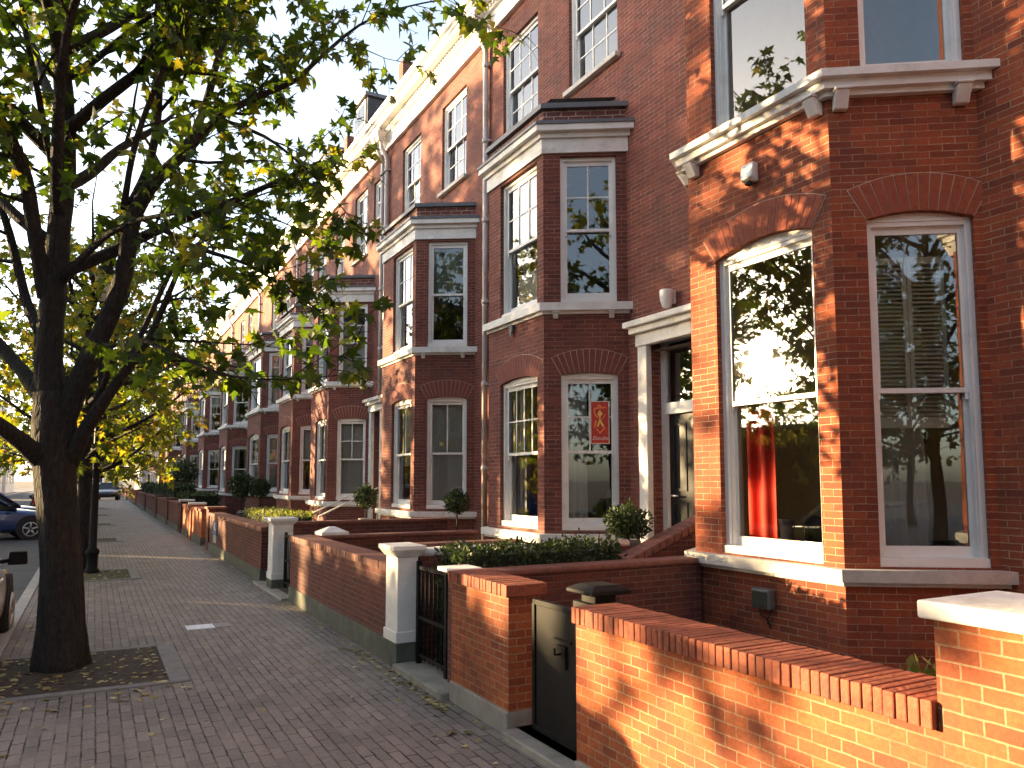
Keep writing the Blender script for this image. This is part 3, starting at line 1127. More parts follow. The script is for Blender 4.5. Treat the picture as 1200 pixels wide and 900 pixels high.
        mb.obox(FZ, ua - 0.24, uc + 0.24, 3.5605, 3.64, -0.02, 0.16)
        mb.obox(FZ, ua - 0.29, uc + 0.29, 3.6405, 3.72, -0.02, 0.22)
        mb.build('door_surround', M['white_old'], H, bevel=0.012)
        mb = MB()
        w0 = -0.17
        mb.obox(FZ, ua, ua + 0.09, 0.6, 3.5, w0 - 0.08, w0 + 0.0)
        mb.obox(FZ, uc - 0.09, uc, 0.6, 3.5, w0 - 0.08, w0 + 0.0)
        mb.obox(FZ, ua + 0.09, uc - 0.09, 2.52, 2.66, w0 - 0.08, w0 + 0.02)
        mb.obox(FZ, ua + 0.09, uc - 0.09, 3.42, 3.5, w0 - 0.08, w0 - 0.002)
        dr = mb.build('door', M['white'], H)
        mb = MB()
        mb.obox(FZ, ua + 0.09, uc - 0.09, 0.66, 2.52, w0 - 0.09, w0 - 0.05)
        um = (ua + uc) / 2
        for (x0, x1) in ((ua + 0.17, um - 0.05), (um + 0.05, uc - 0.17)):
            for (za, zc) in ((0.80, 1.42), (1.56, 2.40)):
                mb.obox(FZ, x0, x1, za, za + 0.03, w0 - 0.05, w0 - 0.036)
                mb.obox(FZ, x0, x1, zc - 0.03, zc, w0 - 0.05, w0 - 0.036)
                mb.obox(FZ, x0, x0 + 0.03, za + 0.03, zc - 0.03, w0 - 0.05, w0 - 0.036)
                mb.obox(FZ, x1 - 0.03, x1, za + 0.03, zc - 0.03, w0 - 0.05, w0 - 0.036)
        mb.build('door_leaf', M[doorcol], dr)
        mb = MB()
        mb.face([o + t * x + n * (w0 - 0.04) + Zv * z for x, z in ((ua + 0.09, 2.66), (uc - 0.09, 2.66), (uc - 0.09, 3.42), (ua + 0.09, 3.42))])
        mb.build('fanlight', M['glass'], dr)
        mb = MB()
        c0 = o + t * (ua + 0.20) + n * (w0 - 0.03) + Zv * 1.5
        mb.tube([c0, c0 + n * 0.05, c0 + n * 0.05 + t * 0.11], 0.012, 6)
        mb.build('handle', M['rim'], dr)
        mb = MB()
        mb.box(XF - 1.15, XF + 0.10, d0 + 0.02, d1 - 0.02, 0.05, 0.22)
        mb.box(XF - 0.82, XF + 0.10, d0 + 0.02, d1 - 0.02, 0.2205, 0.41)
        mb.box(XF - 0.50, XF + 0.17, d0 + 0.02, d1 - 0.02, 0.4105, 0.595)
        mb.build('front_steps', M['concrete'], H, bevel=0.01)
    # cornice
    mb = MB()
    mb.box(XF - 0.06, XF + 0.02, ya, yb, 9.92, 10.28)
    mb.box(XF - 0.09, XF + 0.02, ya, yb, 9.88, 9.9195)
    mb.box(XF - 0.13, XF + 0.02, ya, yb, 10.2805, 10.38)
    y = ya + 0.06
    while y < yb - 0.08:
        mb.box(XF - 0.165, XF - 0.131, y, y + 0.055, 10.30, 10.365)
        y += 0.11
    mb.box(XF - 0.32, XF + 0.02, ya, yb, 10.3805, 10.49)
    mb.box(XF - 0.36, XF + 0.02, ya, yb, 10.4905, 10.56)
    mb.box(XF - 0.42, XF + 0.02, ya, yb, 10.5605, 10.72)
    mb.build('cornice', M['white'], H, bevel=0.008)
    # roof (mansard), back and party walls
    mb = MB()
    zr = roofz
    mb.face([(XF - 0.05, ya, 10.6), (XF - 0.05, yb, 10.6), (XF + 1.25, yb, zr), (XF + 1.25, ya, zr)][::-1])
    mb.face([(XF + 1.25, ya, zr), (XF + 5.5, ya, zr + 0.3), (XF + 5.5, yb, zr + 0.3), (XF + 1.25, yb, zr)])
    mb.face([(XF + 5.5, ya, zr + 0.3), (XF + 7, ya, 10.4), (XF + 7, yb, 10.4), (XF + 5.5, yb, zr + 0.3)])
    for y in (ya + 0.001, yb - 0.001):
        mb.face([(XF - 0.05, y, 10.6), (XF + 1.25, y, zr), (XF + 5.5, y, zr + 0.3), (XF + 7, y, 10.4)])
    rf = mb.build('roof', M['slate'], H)
    mb = MB()
    mb.box(XF + 0.3, XF + 1.8, yb - 0.16, yb + 0.14, 10.72, zr + 0.12)
    mb.build('party_wall', bm, rf)
    if chimney:
        mb = MB()
        for cyy in chimney:
            mb.box(XF + 1.9, XF + 2.6, cyy - 0.55, cyy + 0.55, zr - 0.2, zr + 1.5)
            mb.box(XF + 1.84, XF + 2.66, cyy - 0.61, cyy + 0.61, zr + 1.5005, zr + 1.62)
            for k in range(3):
                mb.lathe((XF + 2.25, cyy - 0.35 + 0.35 * k, zr + 1.62), [(0.11, 0), (0.09, 0.3), (0.11, 0.36)], 10, 1)
        mb.build('chimney', [bm, M['coping']], rf)
    if dormer:
        for dy in dormer:
            mb = MB()
            mb.box(XF + 0.12, XF + 1.6, dy - 0.62, dy + 0.62, 10.9, 12.35, 1)
            mb.box(XF + 0.02, XF + 1.6, dy - 0.70, dy + 0.70, 12.3505, 12.45, 0)
            mb.box(XF + 0.08, XF + 0.118, dy - 0.5, dy + 0.5, 11.0, 12.3, 2)
            mb.build('dormer', [M['lead'], M['slate'], M['white']], rf)
            mb = MB()
            for q in (-0.44, 0.02):
                for z in (11.08, 11.68):
                    mb.box(XF + 0.066, XF + 0.079, dy + q, dy + q + 0.42, z, z + 0.54)
            mb.build('dormer_window', M['far_window'], rf)
    mb = MB()
    mb.face([(XF + 7, ya, -0.1), (XF + 7, yb, -0.1), (XF + 7, yb, 10.4), (XF + 7, ya, 10.4)])
    for y in (ya + 0.002, yb - 0.002):
        mb.face([(XF, y, -0.1), (XF + 7, y, -0.1), (XF + 7, y, 10.6), (XF, y, 10.6)])
    mb.build('rear_wall', bm, H)
    # interior shell: floors, back wall, partitions
    mb = MB()
    xi = XF + 0.2
    floors = [0.5, (zu - 0.42), 7.25, 9.95] if std else [0.5, 4.55, 8.75, 9.95]
    for k in range(3):
        za, zc = floors[k] + 0.03, floors[k + 1] - 0.25
        xa = XF + 3.6
        mb.face([(xa, ya + .05, za), (xa, ya + .05, zc), (xa, yb - .05, zc), (xa, yb - .05, za)], 0)
        for y in (ya + 0.05, yb - 0.05):
            mb.face([(XF + 0.18, y, za), (xa, y, za), (xa, y, zc), (XF + 0.18, y, zc)], 0)
        mb.face([(XF - 0.0, ya + .05, zc), (xa, ya + .05, zc), (xa, yb - .05, zc), (XF - 0.0, yb - .05, zc)], 0)
        mb.face([(XF - 0.0, ya + .05, za), (xa, ya + .05, za), (xa, yb - .05, za), (XF - 0.0, yb - .05, za)], 1)
        if k < 2:
            pl = bay_poly(y1, y2, -0.19, sp)
            mb.face([(p[0], p[1], za + 0.001) for p in pl], 1)
            mb.face([(p[0], p[1], zc - 0.001) for p in pl], 0)
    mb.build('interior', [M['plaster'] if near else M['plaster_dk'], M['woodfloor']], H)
    for py, zb_ in pipes:
        mb = MB()
        x = XF - 0.075
        mb.tube([(XF - 0.26, py, 10.5), (XF - 0.26, py, 10.25), (XF - 0.22, py, 9.95), (x, py, 9.65), (x, py, 9.3), (x, py, 6.0), (x, py, zb_)], 0.052, 10)
        mb.frustum(XF - 0.26, py, 10.05, 10.28, 0.07, 0.07, 0.12, 0.12)
        for z in (9.35, 7.9, 6.4, 4.9, 3.4, 1.9):
            if z > zb_:
                mb.tube([(x, py, z - 0.045), (x, py, z + 0.045)], 0.066, 10)
                mb.box(XF - 0.06, XF - 0.002, py - 0.09, py + 0.09, z - 0.02, z + 0.02)
        mb.build('downpipe', M['pipe'], H)
    return H

T3 = ((3, 2), (3, 2))
house('h0', 'terraced house behind the white capped pier at the right edge', -4.6, 1.45, -2.5, -0.9, near=True, std=False, bmat='brick_near_lit', archm='arch_near_lit')
house('h1', 'nearest terraced house with tall sunlit orange bay and red curtain inside', 1.45, 6.42, 4.12, 5.82, std=False, near=True, bmat='brick_near_lit', archm='arch_near_lit', sill='stone',
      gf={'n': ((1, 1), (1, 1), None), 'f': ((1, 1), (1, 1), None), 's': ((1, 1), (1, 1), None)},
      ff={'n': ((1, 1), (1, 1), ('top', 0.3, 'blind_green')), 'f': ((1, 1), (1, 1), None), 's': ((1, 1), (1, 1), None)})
house('h2', 'terraced house with red poster in its window and black front door', 6.42, 12.3, 8.7, 10.32, bmat='brick_house',
      top=[(8.26, 9.50, 7.60, 9.40) + T3, (10.44, 11.66, 7.68, 9.45) + T3], door=(6.74, 7.66), pipes=[(12.22, 0.5)],
      gf={'n': ((2, 2), (1, 1), ('left', 0.45, 'curtain')), 'f': ((4, 2), (1, 1), ('left', 0.2, 'curtain')), 's': ((2, 2), (1, 1), None)},
      ff={'n': ((2, 2), (1, 1), None), 'f': ((3, 2), (1, 1), ('bottom', 0.30, 'blind')), 's': ((2, 2), (1, 1), None)},
      zoff=0.0)
house('h3', 'terraced house with grey blinds and ball topiary, second bay with a brick parapet', 12.3, 17.85, 13.4, 15.25, bmat='brick_house',
      top=[(13.22, 14.42, 7.64, 9.5) + T3, (15.62, 16.78, 7.66, 9.5) + T3], door=(16.3, 17.2), pipes=[(17.72, 0.5)],
      gf={'n': ((2, 1), (1, 1), ('top', 0.97, 'blind')), 'f': ((2, 1), (1, 1), ('top', 0.6, 'blind')), 's': ((2, 1), (1, 1), None)},
      ff={'n': ((1, 1), (1, 1), ('top', 0.5, 'blind_green')), 'f': ((3, 2), (1, 1), ('top', 0.55, 'blind')), 's': ((1, 1), (1, 1), None)},
      zoff=0.12)
house('h4', 'terraced house with small top window beside twin downpipes and pale door', 17.85, 22.75, 19.45, 21.2, bmat='brick_house2',
      top=[(18.12, 18.92, 8.36, 9.42, (1, 1), (1, 1)), (19.46, 20.58, 7.7, 9.55) + T3, (21.6, 22.5, 7.7, 9.55) + T3], door=(18.0, 18.68), pipes=[(18.02, 3.9)],
      gf={'n': ((2, 2), (1, 1), ('top', 0.97, 'blind')), 'f': ((2, 1), (1, 1), ('top', 0.7, 'blind'))},
      ff={'n': ((2, 2), (1, 1), ('bottom', 0.5, 'curtain')), 'f': ((2, 2), (1, 1), ('top', 0.4, 'blind'))},
      dormer=[20.6], zoff=0.15, doorcol='grey_door')
specs = [('h5', 22.75, 27.3, 23.5, 25.5, 'top', 0.5, 'fifth bay from the camera, its blinds half drawn', 0.22),
         ('h6', 27.3, 34.4, 28.6, 31.3, 'full', 1, 'pale net curtains hanging full height in its bay', 0.22),
         ('h7', 34.4, 42.0, 36.5, 39.0, 'sides', 0.3, 'side curtains and a tall white upper bay behind the topiary', 0.1),
         ('h8', 42.0, 51.5, 44.8, 47.6, 'top', 0.3, 'dark ground floor windows above the far hedge', 0.2),
         ('h9', 51.5, 64.0, 54.0, 57.2, 'sides', 0.25, 'far bay just right of the street tree crowns', 0.2),
         ('h10', 64.0, 80.0, 67.6, 71.0, 'top', 0.4, 'last full bay before the sunlit street end', 0.15)]
for i, (k, ya, yb, y1, y2, bk, fr, lb, zo) in enumerate(specs):
    mid = (y2 + 0.6 + yb) / 2
    tops = [(y1 + 0.1, y1 + 1.15, 7.7, 9.5) + T3, (y2 - 0.3, y2 + 0.8, 7.7, 9.5) + T3]
    if yb - y2 > 3.4:
        q = y2 + 2.0
        while q + 1.2 < yb - 1.7:
            tops.append((q, q + 1.1, 7.7, 9.5) + T3)
            q += 2.4
    bl = (bk, fr, 'curtain' if bk in ('full', 'sides') else 'blind')
    house(k, 'distant terraced house, ' + lb, ya, yb, y1, y2, bmat='brick_house2' if i % 2 else 'brick_house', top=tops,
          door=(yb - 1.45, yb - 0.55), pipes=[(yb - 0.1, 0.5)],
          gf={'n': ((2, 2) if i % 2 else (1, 1), (1, 1), bl), 'f': ((2, 1), (1, 1), bl)}, ff={'n': ((2, 2), (1, 1), bl if i % 2 else None), 'f': ((2, 1), (1, 1), bl)},
          dormer=[(y1 + y2) / 2] if i % 2 == 0 else None, chimney=[yb] if i % 3 == 1 else None, zoff=zo, roofz=12.1 + 0.25 * (i % 3))

# ------------------------------------------------------------------ fittings on the houses
FN1, LN1 = frame_of((XB, 4.12), (XF, 3.46))
FN2, LN2 = frame_of((XB, 8.7), (XF, 8.1))

# junction box with cable
jb = thing('junction_box', 'dark green junction box with a looping cable on the sunlit bay', 'junction box', (XB, 4.93, 0.67))
b = MB()
b.box(XB - 0.085, XB - 0.002, 4.83, 5.03, 0.585, 0.755)
b.build('box', M['pot'], jb, bevel=0.012)
b = MB()
b.box(XB - 0.095, XB - 0.0855, 4.845, 5.015, 0.60, 0.74)
b.build('cover', plain('box_green', (0.05, 0.05, 0.035), 0.35, var=0.3), jb, bevel=0.008)
b = MB()
b.tube([(XB - 0.03, 4.98, 0.585), (XB - 0.035, 4.975, 0.53), (XB - 0.03, 4.91, 0.50), (XB - 0.02, 4.89, 0.46), (XB - 0.012, 4.89, 0.42), (XB - 0.002, 4.90, 0.42)], 0.007, 6)
b.tube([(XB - 0.03, 4.86, 0.585), (XB - 0.03, 4.86, 0.55), (XB - 0.03, 4.90, 0.50), (XB - 0.02, 4.905, 0.45)], 0.006, 6)
b.build('cable', M['rubber'], jb)

# sensor above
sn = thing('alarm_box', 'small white alarm box high on the sunlit near bay', 'alarm box', (XB, 4.95, 4.5))
b = MB()
b.hexa([(XB - 0.10, 4.88, 4.43), (XB - 0.10, 5.02, 4.43), (XB - 0.002, 5.02, 4.40), (XB - 0.002, 4.88, 4.40), (XB - 0.07, 4.88, 4.58), (XB - 0.07, 5.02, 4.58), (XB - 0.002, 5.02, 4.58), (XB - 0.002, 4.88, 4.58)][::1])
b.build('case', M['white'], sn, bevel=0.012)
b = MB()
b.box(XB - 0.085, XB - 0.03, 4.92, 4.98, 4.375, 4.415)
b.build('lens', M['rubber'], sn, bevel=0.01)

# small box on bay two
b = MB()
b.box(XB - 0.05, XB - 0.002, 9.50, 9.60, 3.80, 3.90)
b.box(XB - 0.035, XB - 0.0505, 9.52, 9.58, 3.74, 3.84)
tag(b.build('sensor_box', M['pot'], bevel=0.008), 'tiny grey sensor box under the upper sill of the poster house bay', 'sensor box')

# wall lamp over the door
wl = thing('wall_lamp', 'white globe wall lamp above the black front door cornice', 'wall lamp', (XF, 7.2, 3.95))
b = MB()
b.box(XF - 0.03, XF - 0.002, 7.14, 7.26, 3.84, 4.0)
b.build('mount', M['white'], wl, bevel=0.006)
b = MB()
b.lathe((XF - 0.10, 7.2, 3.78), [(0.02, 0), (0.055, 0.02), (0.08, 0.10), (0.088, 0.2), (0.08, 0.225), (0.02, 0.235)], 14)
b.build('shade', M['white'], wl)

# poster in the window of house two
def poster():
    o, t, n = FN2
    P = thing('window_poster', 'red framed poster with orange figure in the ground floor window', 'poster', tuple(o + t * 0.60 + n * -0.09 + Zv * 2.15))
    u0, u1, z0, z1 = 0.615, 0.865, 2.17, 2.74
    b = MB()
    b.obox((o, t, n), u0, u1, z0, z1, -0.106, -0.096)
    b.build('panel', M['poster_red'], P)
    b = MB()
    e = 0.010
    for q in ((u0, u1, z0, z0 + e), (u0, u1, z1 - e, z1), (u0, u0 + e, z0 + e, z1 - e), (u1 - e, u1, z0 + e, z1 - e)):
        b.obox((o, t, n), *q, -0.0955, -0.092)
    b.build('border', M['poster_cream'], P)
    def shape(name, polys, m, wd):
        s = MB()
        for poly in polys:
            s.face([o + t * (u0 + 0.25 * x) + Zv * (z0 + 0.57 * y) + n * wd for x, y in poly])
        return s.build(name, m, P)
    def stroke(pts, r):
        out = []
        for i in range(len(pts) - 1):
            a, c = Vector(pts[i]).to_2d(), Vector(pts[i + 1]).to_2d()
            d = (c - a)
            d.normalize()
            q = Vector((-d.y, d.x * 0.5)) * r
            out.append([(a + q)[:], (a - q)[:], (c - q)[:], (c + q)[:]])
        return out
    sh = stroke([(0.2, 0.83), (0.82, 0.85)], 0.03) + stroke([(0.22, 0.83), (0.2, 0.74), (0.28, 0.66), (0.42, 0.62)], 0.04) + stroke([(0.78, 0.70), (0.7, 0.62), (0.58, 0.57)], 0.025)
    sh += stroke([(0.3, 0.55), (0.26, 0.46), (0.2, 0.38)], 0.05) + stroke([(0.3, 0.36), (0.42, 0.3), (0.5, 0.25), (0.62, 0.32), (0.78, 0.38)], 0.035)
    sh += [[(0.32, 0.86), (0.45, 0.93), (0.62, 0.88), (0.6, 0.86)]]
    shape('motif', sh, M['poster_orange'], -0.0945)
    sh = [[(0.5, 0.80), (0.36, 0.70), (0.5, 0.62), (0.64, 0.70)], [(0.47, 0.64), (0.53, 0.64), (0.52, 0.56), (0.48, 0.56)]]
    sh += stroke([(0.5, 0.57), (0.44, 0.48), (0.38, 0.40)], 0.04) + stroke([(0.52, 0.56), (0.58, 0.48), (0.7, 0.40)], 0.05)
    shape('motif', sh, M['poster_yellow'], -0.0935)
    cu = bpy.data.curves.new('lettering', 'FONT')
    cu.body = 'Esoube'
    cu.size = 0.072
    cu.shear = 0.35
    cu.extrude = 0.0006
    cu.align_x = 'CENTER'
    cu.materials.append(M['poster_cream'])
    lo = bpy.data.objects.new('lettering', cu)
    COL.objects.link(lo)
    bpy.context.view_layer.update()
    me = bpy.data.meshes.new_from_object(lo.evaluated_get(bpy.context.evaluated_depsgraph_get()))
    bpy.data.objects.remove(lo)
    lo = bpy.data.objects.new('lettering', me)
    COL.objects.link(lo)
    lo.parent = P
    pos = o + t * ((u0 + u1) / 2) + n * -0.0935 + Zv * (z0 + 0.055)
    rot = Matrix((t, Zv, n)).transposed().to_4x4()
    lo.matrix_local = Matrix.Translation(pos - BASE[P.name]) @ rot
poster()

# things inside the near room
def inside():
    b = MB()
    k = 26
    for i in range(k):
        ya, yb = 5.56 + 0.38 * i / k, 5.56 + 0.38 * (i + 1) / k
        xa, xb = 6.02 + 0.03 * math.sin(ya * 34), 6.02 + 0.03 * math.sin(yb * 34)
        b.hexa([(xa, ya, 1.02), (xb, yb, 1.02), (xb + 0.006, yb, 1.02), (xa + 0.006, ya, 1.02), (xa, ya, 2.42), (xb, yb, 2.42), (xb + 0.006, yb, 2.42), (xa + 0.006, ya, 2.42)])
    tag(b.build('red_curtain', M['red']), 'red hanging curtain panel inside the nearest sunlit window', 'curtain')
    sf = thing('armchair', 'dark armchair back seen behind the nearest sunlit window', 'armchair', (6.5, 4.55, 0.53))
    b = MB()
    b.box(6.1, 6.9, 4.3, 5.1, 0.60, 0.95)
    b.build('seat', M['dark'], sf, bevel=0.06)
    b = MB()
    b.box(5.88, 6.08, 4.25, 5.12, 0.60, 1.36)
    b.build('backrest', M['dark'], sf, bevel=0.07)
    for y in (4.24, 5.0):
        b = MB()
        b.box(6.09, 6.9, y, y + 0.14, 0.6, 1.15)
        b.build('armrest', M['dark'], sf, bevel=0.04)
    b = MB()
    b.box(5.55, 5.85, 4.95, 5.85, 0.92, 1.12)
    tag(b.build('side_cabinet', M['dark'], bevel=0.01), 'low dark cabinet under the red curtain inside the nearest window', 'cabinet')
    b = MB()
    b.lathe((5.58, 5.02, 1.121), [(0.05, 0), (0.06, 0.03), (0.055, 0.10), (0.07, 0.2), (0.075, 0.22)], 14)
    tag(b.build('vase', M['vase']), 'pale tapering vase beside the red curtain in the nearest window', 'vase')
    # picture frame on the back wall
    pf = thing('wall_mirror', 'white framed dark picture hung on the cream room wall', 'picture', (7.2, 3.9, 2.2))
    # louvred shutters behind the near splay window
    o, t, n = FN1
    for k, (u0, u1) in enumerate(((0.36, 0.655), (0.66, 0.955))):
        sh = thing('window_shutter', 'louvred shutter leaf in the nearest right-hand bay window, ' + ('left leaf' if k == 0 else 'right leaf'), 'shutter', tuple(o + t * u0 + n * -0.26 + Zv * 2.15), 'louvred shutters')
        b = MB()
        w0, w1 = -0.285, -0.255
        F = (o, t, n)
        z0, z1 = 2.12, 3.55
        b.obox(F, u0, u0 + 0.035, z0, z1, w0, w1)
        b.obox(F, u1 - 0.035, u1, z0, z1, w0, w1)
        b.obox(F, u0 + 0.035, u1 - 0.035, z0, z0 + 0.09, w0, w1)
        b.obox(F, u0 + 0.035, u1 - 0.035, z1 - 0.06, z1, w0, w1)
        b.build('frame', M['slat'], sh)
        b = MB()
        z = z0 + 0.10
        while z < z1 - 0.08:
            def p(u, w_, zz):
                return o + t * u + n * w_ + Zv * zz
            a, c = u0 + 0.036, u1 - 0.036
            b.hexa([p(a, -0.25, z), p(c, -0.25, z), p(c, -0.29, z + 0.022), p(a, -0.29, z + 0.022), p(a, -0.25, z + 0.006), p(c, -0.25, z + 0.006), p(c, -0.29, z + 0.028), p(a, -0.29, z + 0.028)])
            z += 0.036
        b.build('louvre', M['slat'], sh)
    bpy.data.objects.remove(pf)
    b = MB()
    for i in range(24):
        ua, ub = 0.37 + 0.40 * i / 24, 0.37 + 0.40 * (i + 1) / 24
        wa, wb = -0.33 + 0.012 * math.sin(ua * 70), -0.33 + 0.012 * math.sin(ub * 70)
        b.face([o + t * ua + n * wa + Zv * 1.1, o + t * ub + n * wb + Zv * 1.1, o + t * ub + n * wb + Zv * 2.12, o + t * ua + n * wa + Zv * 2.12])
    tag(b.build('net_curtain', M['net']), 'grey net curtain hanging below the louvred shutters', 'curtain')
    # furniture silhouettes in house two
    o, t, n = FN2
    ch = thing('armchair', 'dark armchair inside the window with the red poster', 'armchair', (6.1, 8.75, 0.53))
    b = MB()
    b.box(5.95, 6.6, 8.5, 9.1, 0.6, 1.0)
    b.build('seat', M['dark'], ch, bevel=0.05)
    b = MB()
    b.box(6.45, 6.62, 8.48, 9.12, 0.9, 1.55)
    b.build('backrest', M['dark'], ch, bevel=0.06)
inside()

# ------------------------------------------------------------------ garden walls
def soldier_coping(y0, y1, x0, x1, z0, z1, rnd):
    b = MB()
    y = y0
    while y < y1 - 0.02:
        L = 0.046 + rnd.uniform(-0.003, 0.003)
        ye = min(y1, y + L)
        dx, dz = rnd.uniform(-0.004, 0.004), rnd.uniform(-0.002, 0.002)
        b.box(x0 + dx, x1 + dx, y, ye - 0.0032, z0, z1 + dz)
        y += L
    b.box(x0 + 0.016, x1 - 0.016, y0 + 0.004, y1 - 0.006, z0, z1 - 0.012, 1)
    return b

rw = random.Random(11)
G = 'front garden walls of the terrace'
gw = thing('garden_wall', 'nearest sunlit garden wall with soldier brick coping, rising to a white capped pier', 'garden wall', (WX, 2.6, 0), G)
b = MB()
b.box(WX, WX + 0.27, 1.62, 3.83, 0.10, 0.868)
b.box(WX - 0.004, WX + 0.36, 1.22, 1.635, 0.0, 1.235)
b.box(WX + 0.002, WX + 0.27, -1.0, 1.22, 0.0, 0.868)
b.build('wall', M['brick_garden'], gw)
b = MB()
b.box(WX - 0.02, WX + 0.275, 1.64, 3.835, -0.05, 0.10)
b.build('plinth', M['concrete'], gw, bevel=0.012)
b = soldier_coping(1.64, 3.84, WX - 0.03, WX + 0.30, 0.872, 0.965, rw)
b.build('coping', [M['coping'], M['mortar']], gw, bevel=0.006)
b = MB()
b.box(WX - 0.045, WX + 0.42, 1.19, 1.668, 1.237, 1.297)
b.build('cap', M['white_old'], gw, bevel=0.008)

g2 = thing('garden_wall', 'short sunlit brick wall between the two near gates, with stone plinth', 'garden wall', (WX, 5.0, 0), G)
b = MB()
b.box(WX, WX + 0.26, 4.66, 5.60, 0.15, 0.905)
b.build('wall', M['brick_garden'], g2)
b = MB()
b.box(WX - 0.018, WX + 0.265, 4.655, 5.605, -0.05, 0.15)
b.build('plinth', M['concrete'], g2, bevel=0.012)
soldier_coping(4.63, 5.62, WX - 0.03, WX + 0.29, 0.907, 0.99, rw).build('coping', [M['coping'], M['mortar']], g2, bevel=0.006)

g3 = thing('divider_wall', 'shaded brick divider wall running from the short wall to the near bay', 'garden wall', (3.8, 5.3, 0), 'divider walls between front gardens')
b = MB()
b.box(WX + 0.10, 5.15, 5.70, 5.90, 0.0, 0.90)
b.build('wall', M['brick_shaded'], g3)
b = MB()
b.box(WX + 0.10, 5.15, 5.67, 5.93, 0.9005, 0.955)
b.build('coping', M['coping_shaded'], g3, bevel=0.02)
b = MB()
b.box(WX + 0.02, WX + 0.30, 5.66, 5.94, 0.9555, 0.99)
b.build('end_stone', M['white_old'], g3, bevel=0.008)

def pier(label, y0, y1, x0, x1, h, capstyle, mats=('white_old', 'plinth'), pl=0.2, group='white gate piers'):
    p_ = thing('gate_pier', label, 'gate pier', ((x0 + x1) / 2, (y0 + y1) / 2, 0), group)
    b = MB()
    b.box(x0 - 0.012, x1 + 0.012, y0 - 0.012, y1 + 0.012, -0.02, pl)
    b.build('plinth', M[mats[1]], p_, bevel=0.008)
    b = MB()
    b.box(x0, x1, y0, y1, pl + 0.0005, h)
    b.box(x0 - 0.015, x1 + 0.015, y0 - 0.015, y1 + 0.015, pl + 0.001, pl + 0.10)
    b.build('shaft', M[mats[0]], p_, bevel=0.008)
    b = MB()
    cx, cy_ = (x0 + x1) / 2, (y0 + y1) / 2
    a, c = (x1 - x0) / 2, (y1 - y0) / 2
    if capstyle == 'flat':
        b.frustum(cx, cy_, h - 0.03, h + 0.03, a + 0.012, c + 0.012, a + 0.055, c + 0.055)
        b.box(cx - a - 0.06, cx + a + 0.06, cy_ - c - 0.06, cy_ + c + 0.06, h + 0.0305, h + 0.075)
    else:
        b.box(cx - a - 0.05, cx + a + 0.05, cy_ - c - 0.05, cy_ + c + 0.05, h + 0.0005, h + 0.05)
        b.frustum(cx, cy_, h + 0.0505, h + 0.12, a + 0.04, c + 0.04, a * 0.3, c * 0.3)
    b.build('cap', M['white_old' if mats[0] == 'white_old' else mats[0]], p_, bevel=0.008)
    return p_
pier('nearest white painted gate pier on a dark plinth, flat moulded cap', 6.74, 7.06, 2.47, 2.67, 1.02, 'flat', pl=0.22)
pier('slim white gate pier between the dark gate and second long wall', 12.30, 12.66, 2.47, 2.78, 1.03, 'flat', pl=0.16)
pier('white pyramid capped pier showing just above the second garden wall', 11.0, 11.3, 2.92, 3.22, 0.90, 'pyr', pl=0.1)

g4 = thing('divider_wall', 'white coped divider wall behind the hedge beside the nearest white pier', 'garden wall', (3.9, 6.85, 0), 'divider walls between front gardens')
b = MB()
b.box(2.69, 5.2, 6.77, 6.95, 0.0, 0.985)
b.build('wall', M['brick_shaded'], g4)
b = MB()
b.tube([(2.70, 6.86, 1.015), (5.15, 6.86, 1.005)], 0.05, 10)
for x in (3.3, 3.9, 4.5):
    b.tube([(x - 0.012, 6.86, 1.012), (x + 0.012, 6.86, 1.012)], 0.054, 10)
b.build('coping', M['white_old'], g4)

def long_wall(label, y0, y1, h, hc=0.08, bm='brick_shaded', pl='plinth', plz=0.2, ret=None, cop='coping_shaded'):
    g_ = thing('garden_wall', label, 'garden wall', (WX, (y0 + y1) / 2, 0), G)
    b = MB()
    b.box(WX, WX + 0.26, y0, y1, plz, h)
    if ret:
        b.box(WX + 0.2605, WX + ret, y0, y0 + 0.22, 0.0, h)
    b.build('wall', M[bm], g_)
    b = MB()
    b.box(WX - 0.02, WX + 0.27, y0 - 0.004, y1 + 0.004, -0.05, plz)
    b.build('plinth', M[pl], g_, bevel=0.012)
    b = soldier_coping(y0 - 0.02, y1 + 0.02, WX - 0.025, WX + 0.29, h + 0.002, h + hc, rw)
    b.build('coping', [M[cop], M['mortar']], g_, bevel=0.006)
    return g_
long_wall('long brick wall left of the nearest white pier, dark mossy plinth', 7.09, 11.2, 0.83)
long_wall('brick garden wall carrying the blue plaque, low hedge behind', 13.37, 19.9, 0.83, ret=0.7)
for (x0, x1, yy, h, lb) in ((2.79, 5.4, 12.4, 0.99, 'dark divider wall running back from the slim white pier'),
                            (2.77, 5.3, 11.0, 0.86, 'dark divider wall behind the far end of the long wall'),
                            (3.56, 5.3, 9.3, 0.84, 'dark divider wall starting at the pyramid capped pier')):
    g_ = thing('divider_wall', lb, 'garden wall', ((x0 + x1) / 2, yy, 0), 'divider walls between front gardens')
    b = MB()
    b.box(x0, x1, yy - 0.1, yy + 0.1, 0.0, h)
    b.build('wall', M['brick_shaded'], g_)
    b = MB()
    b.box(x0, x1, yy - 0.125, yy + 0.125, h + 0.0005, h + 0.05)
    b.build('coping', M['coping_shaded'], g_, bevel=0.015)

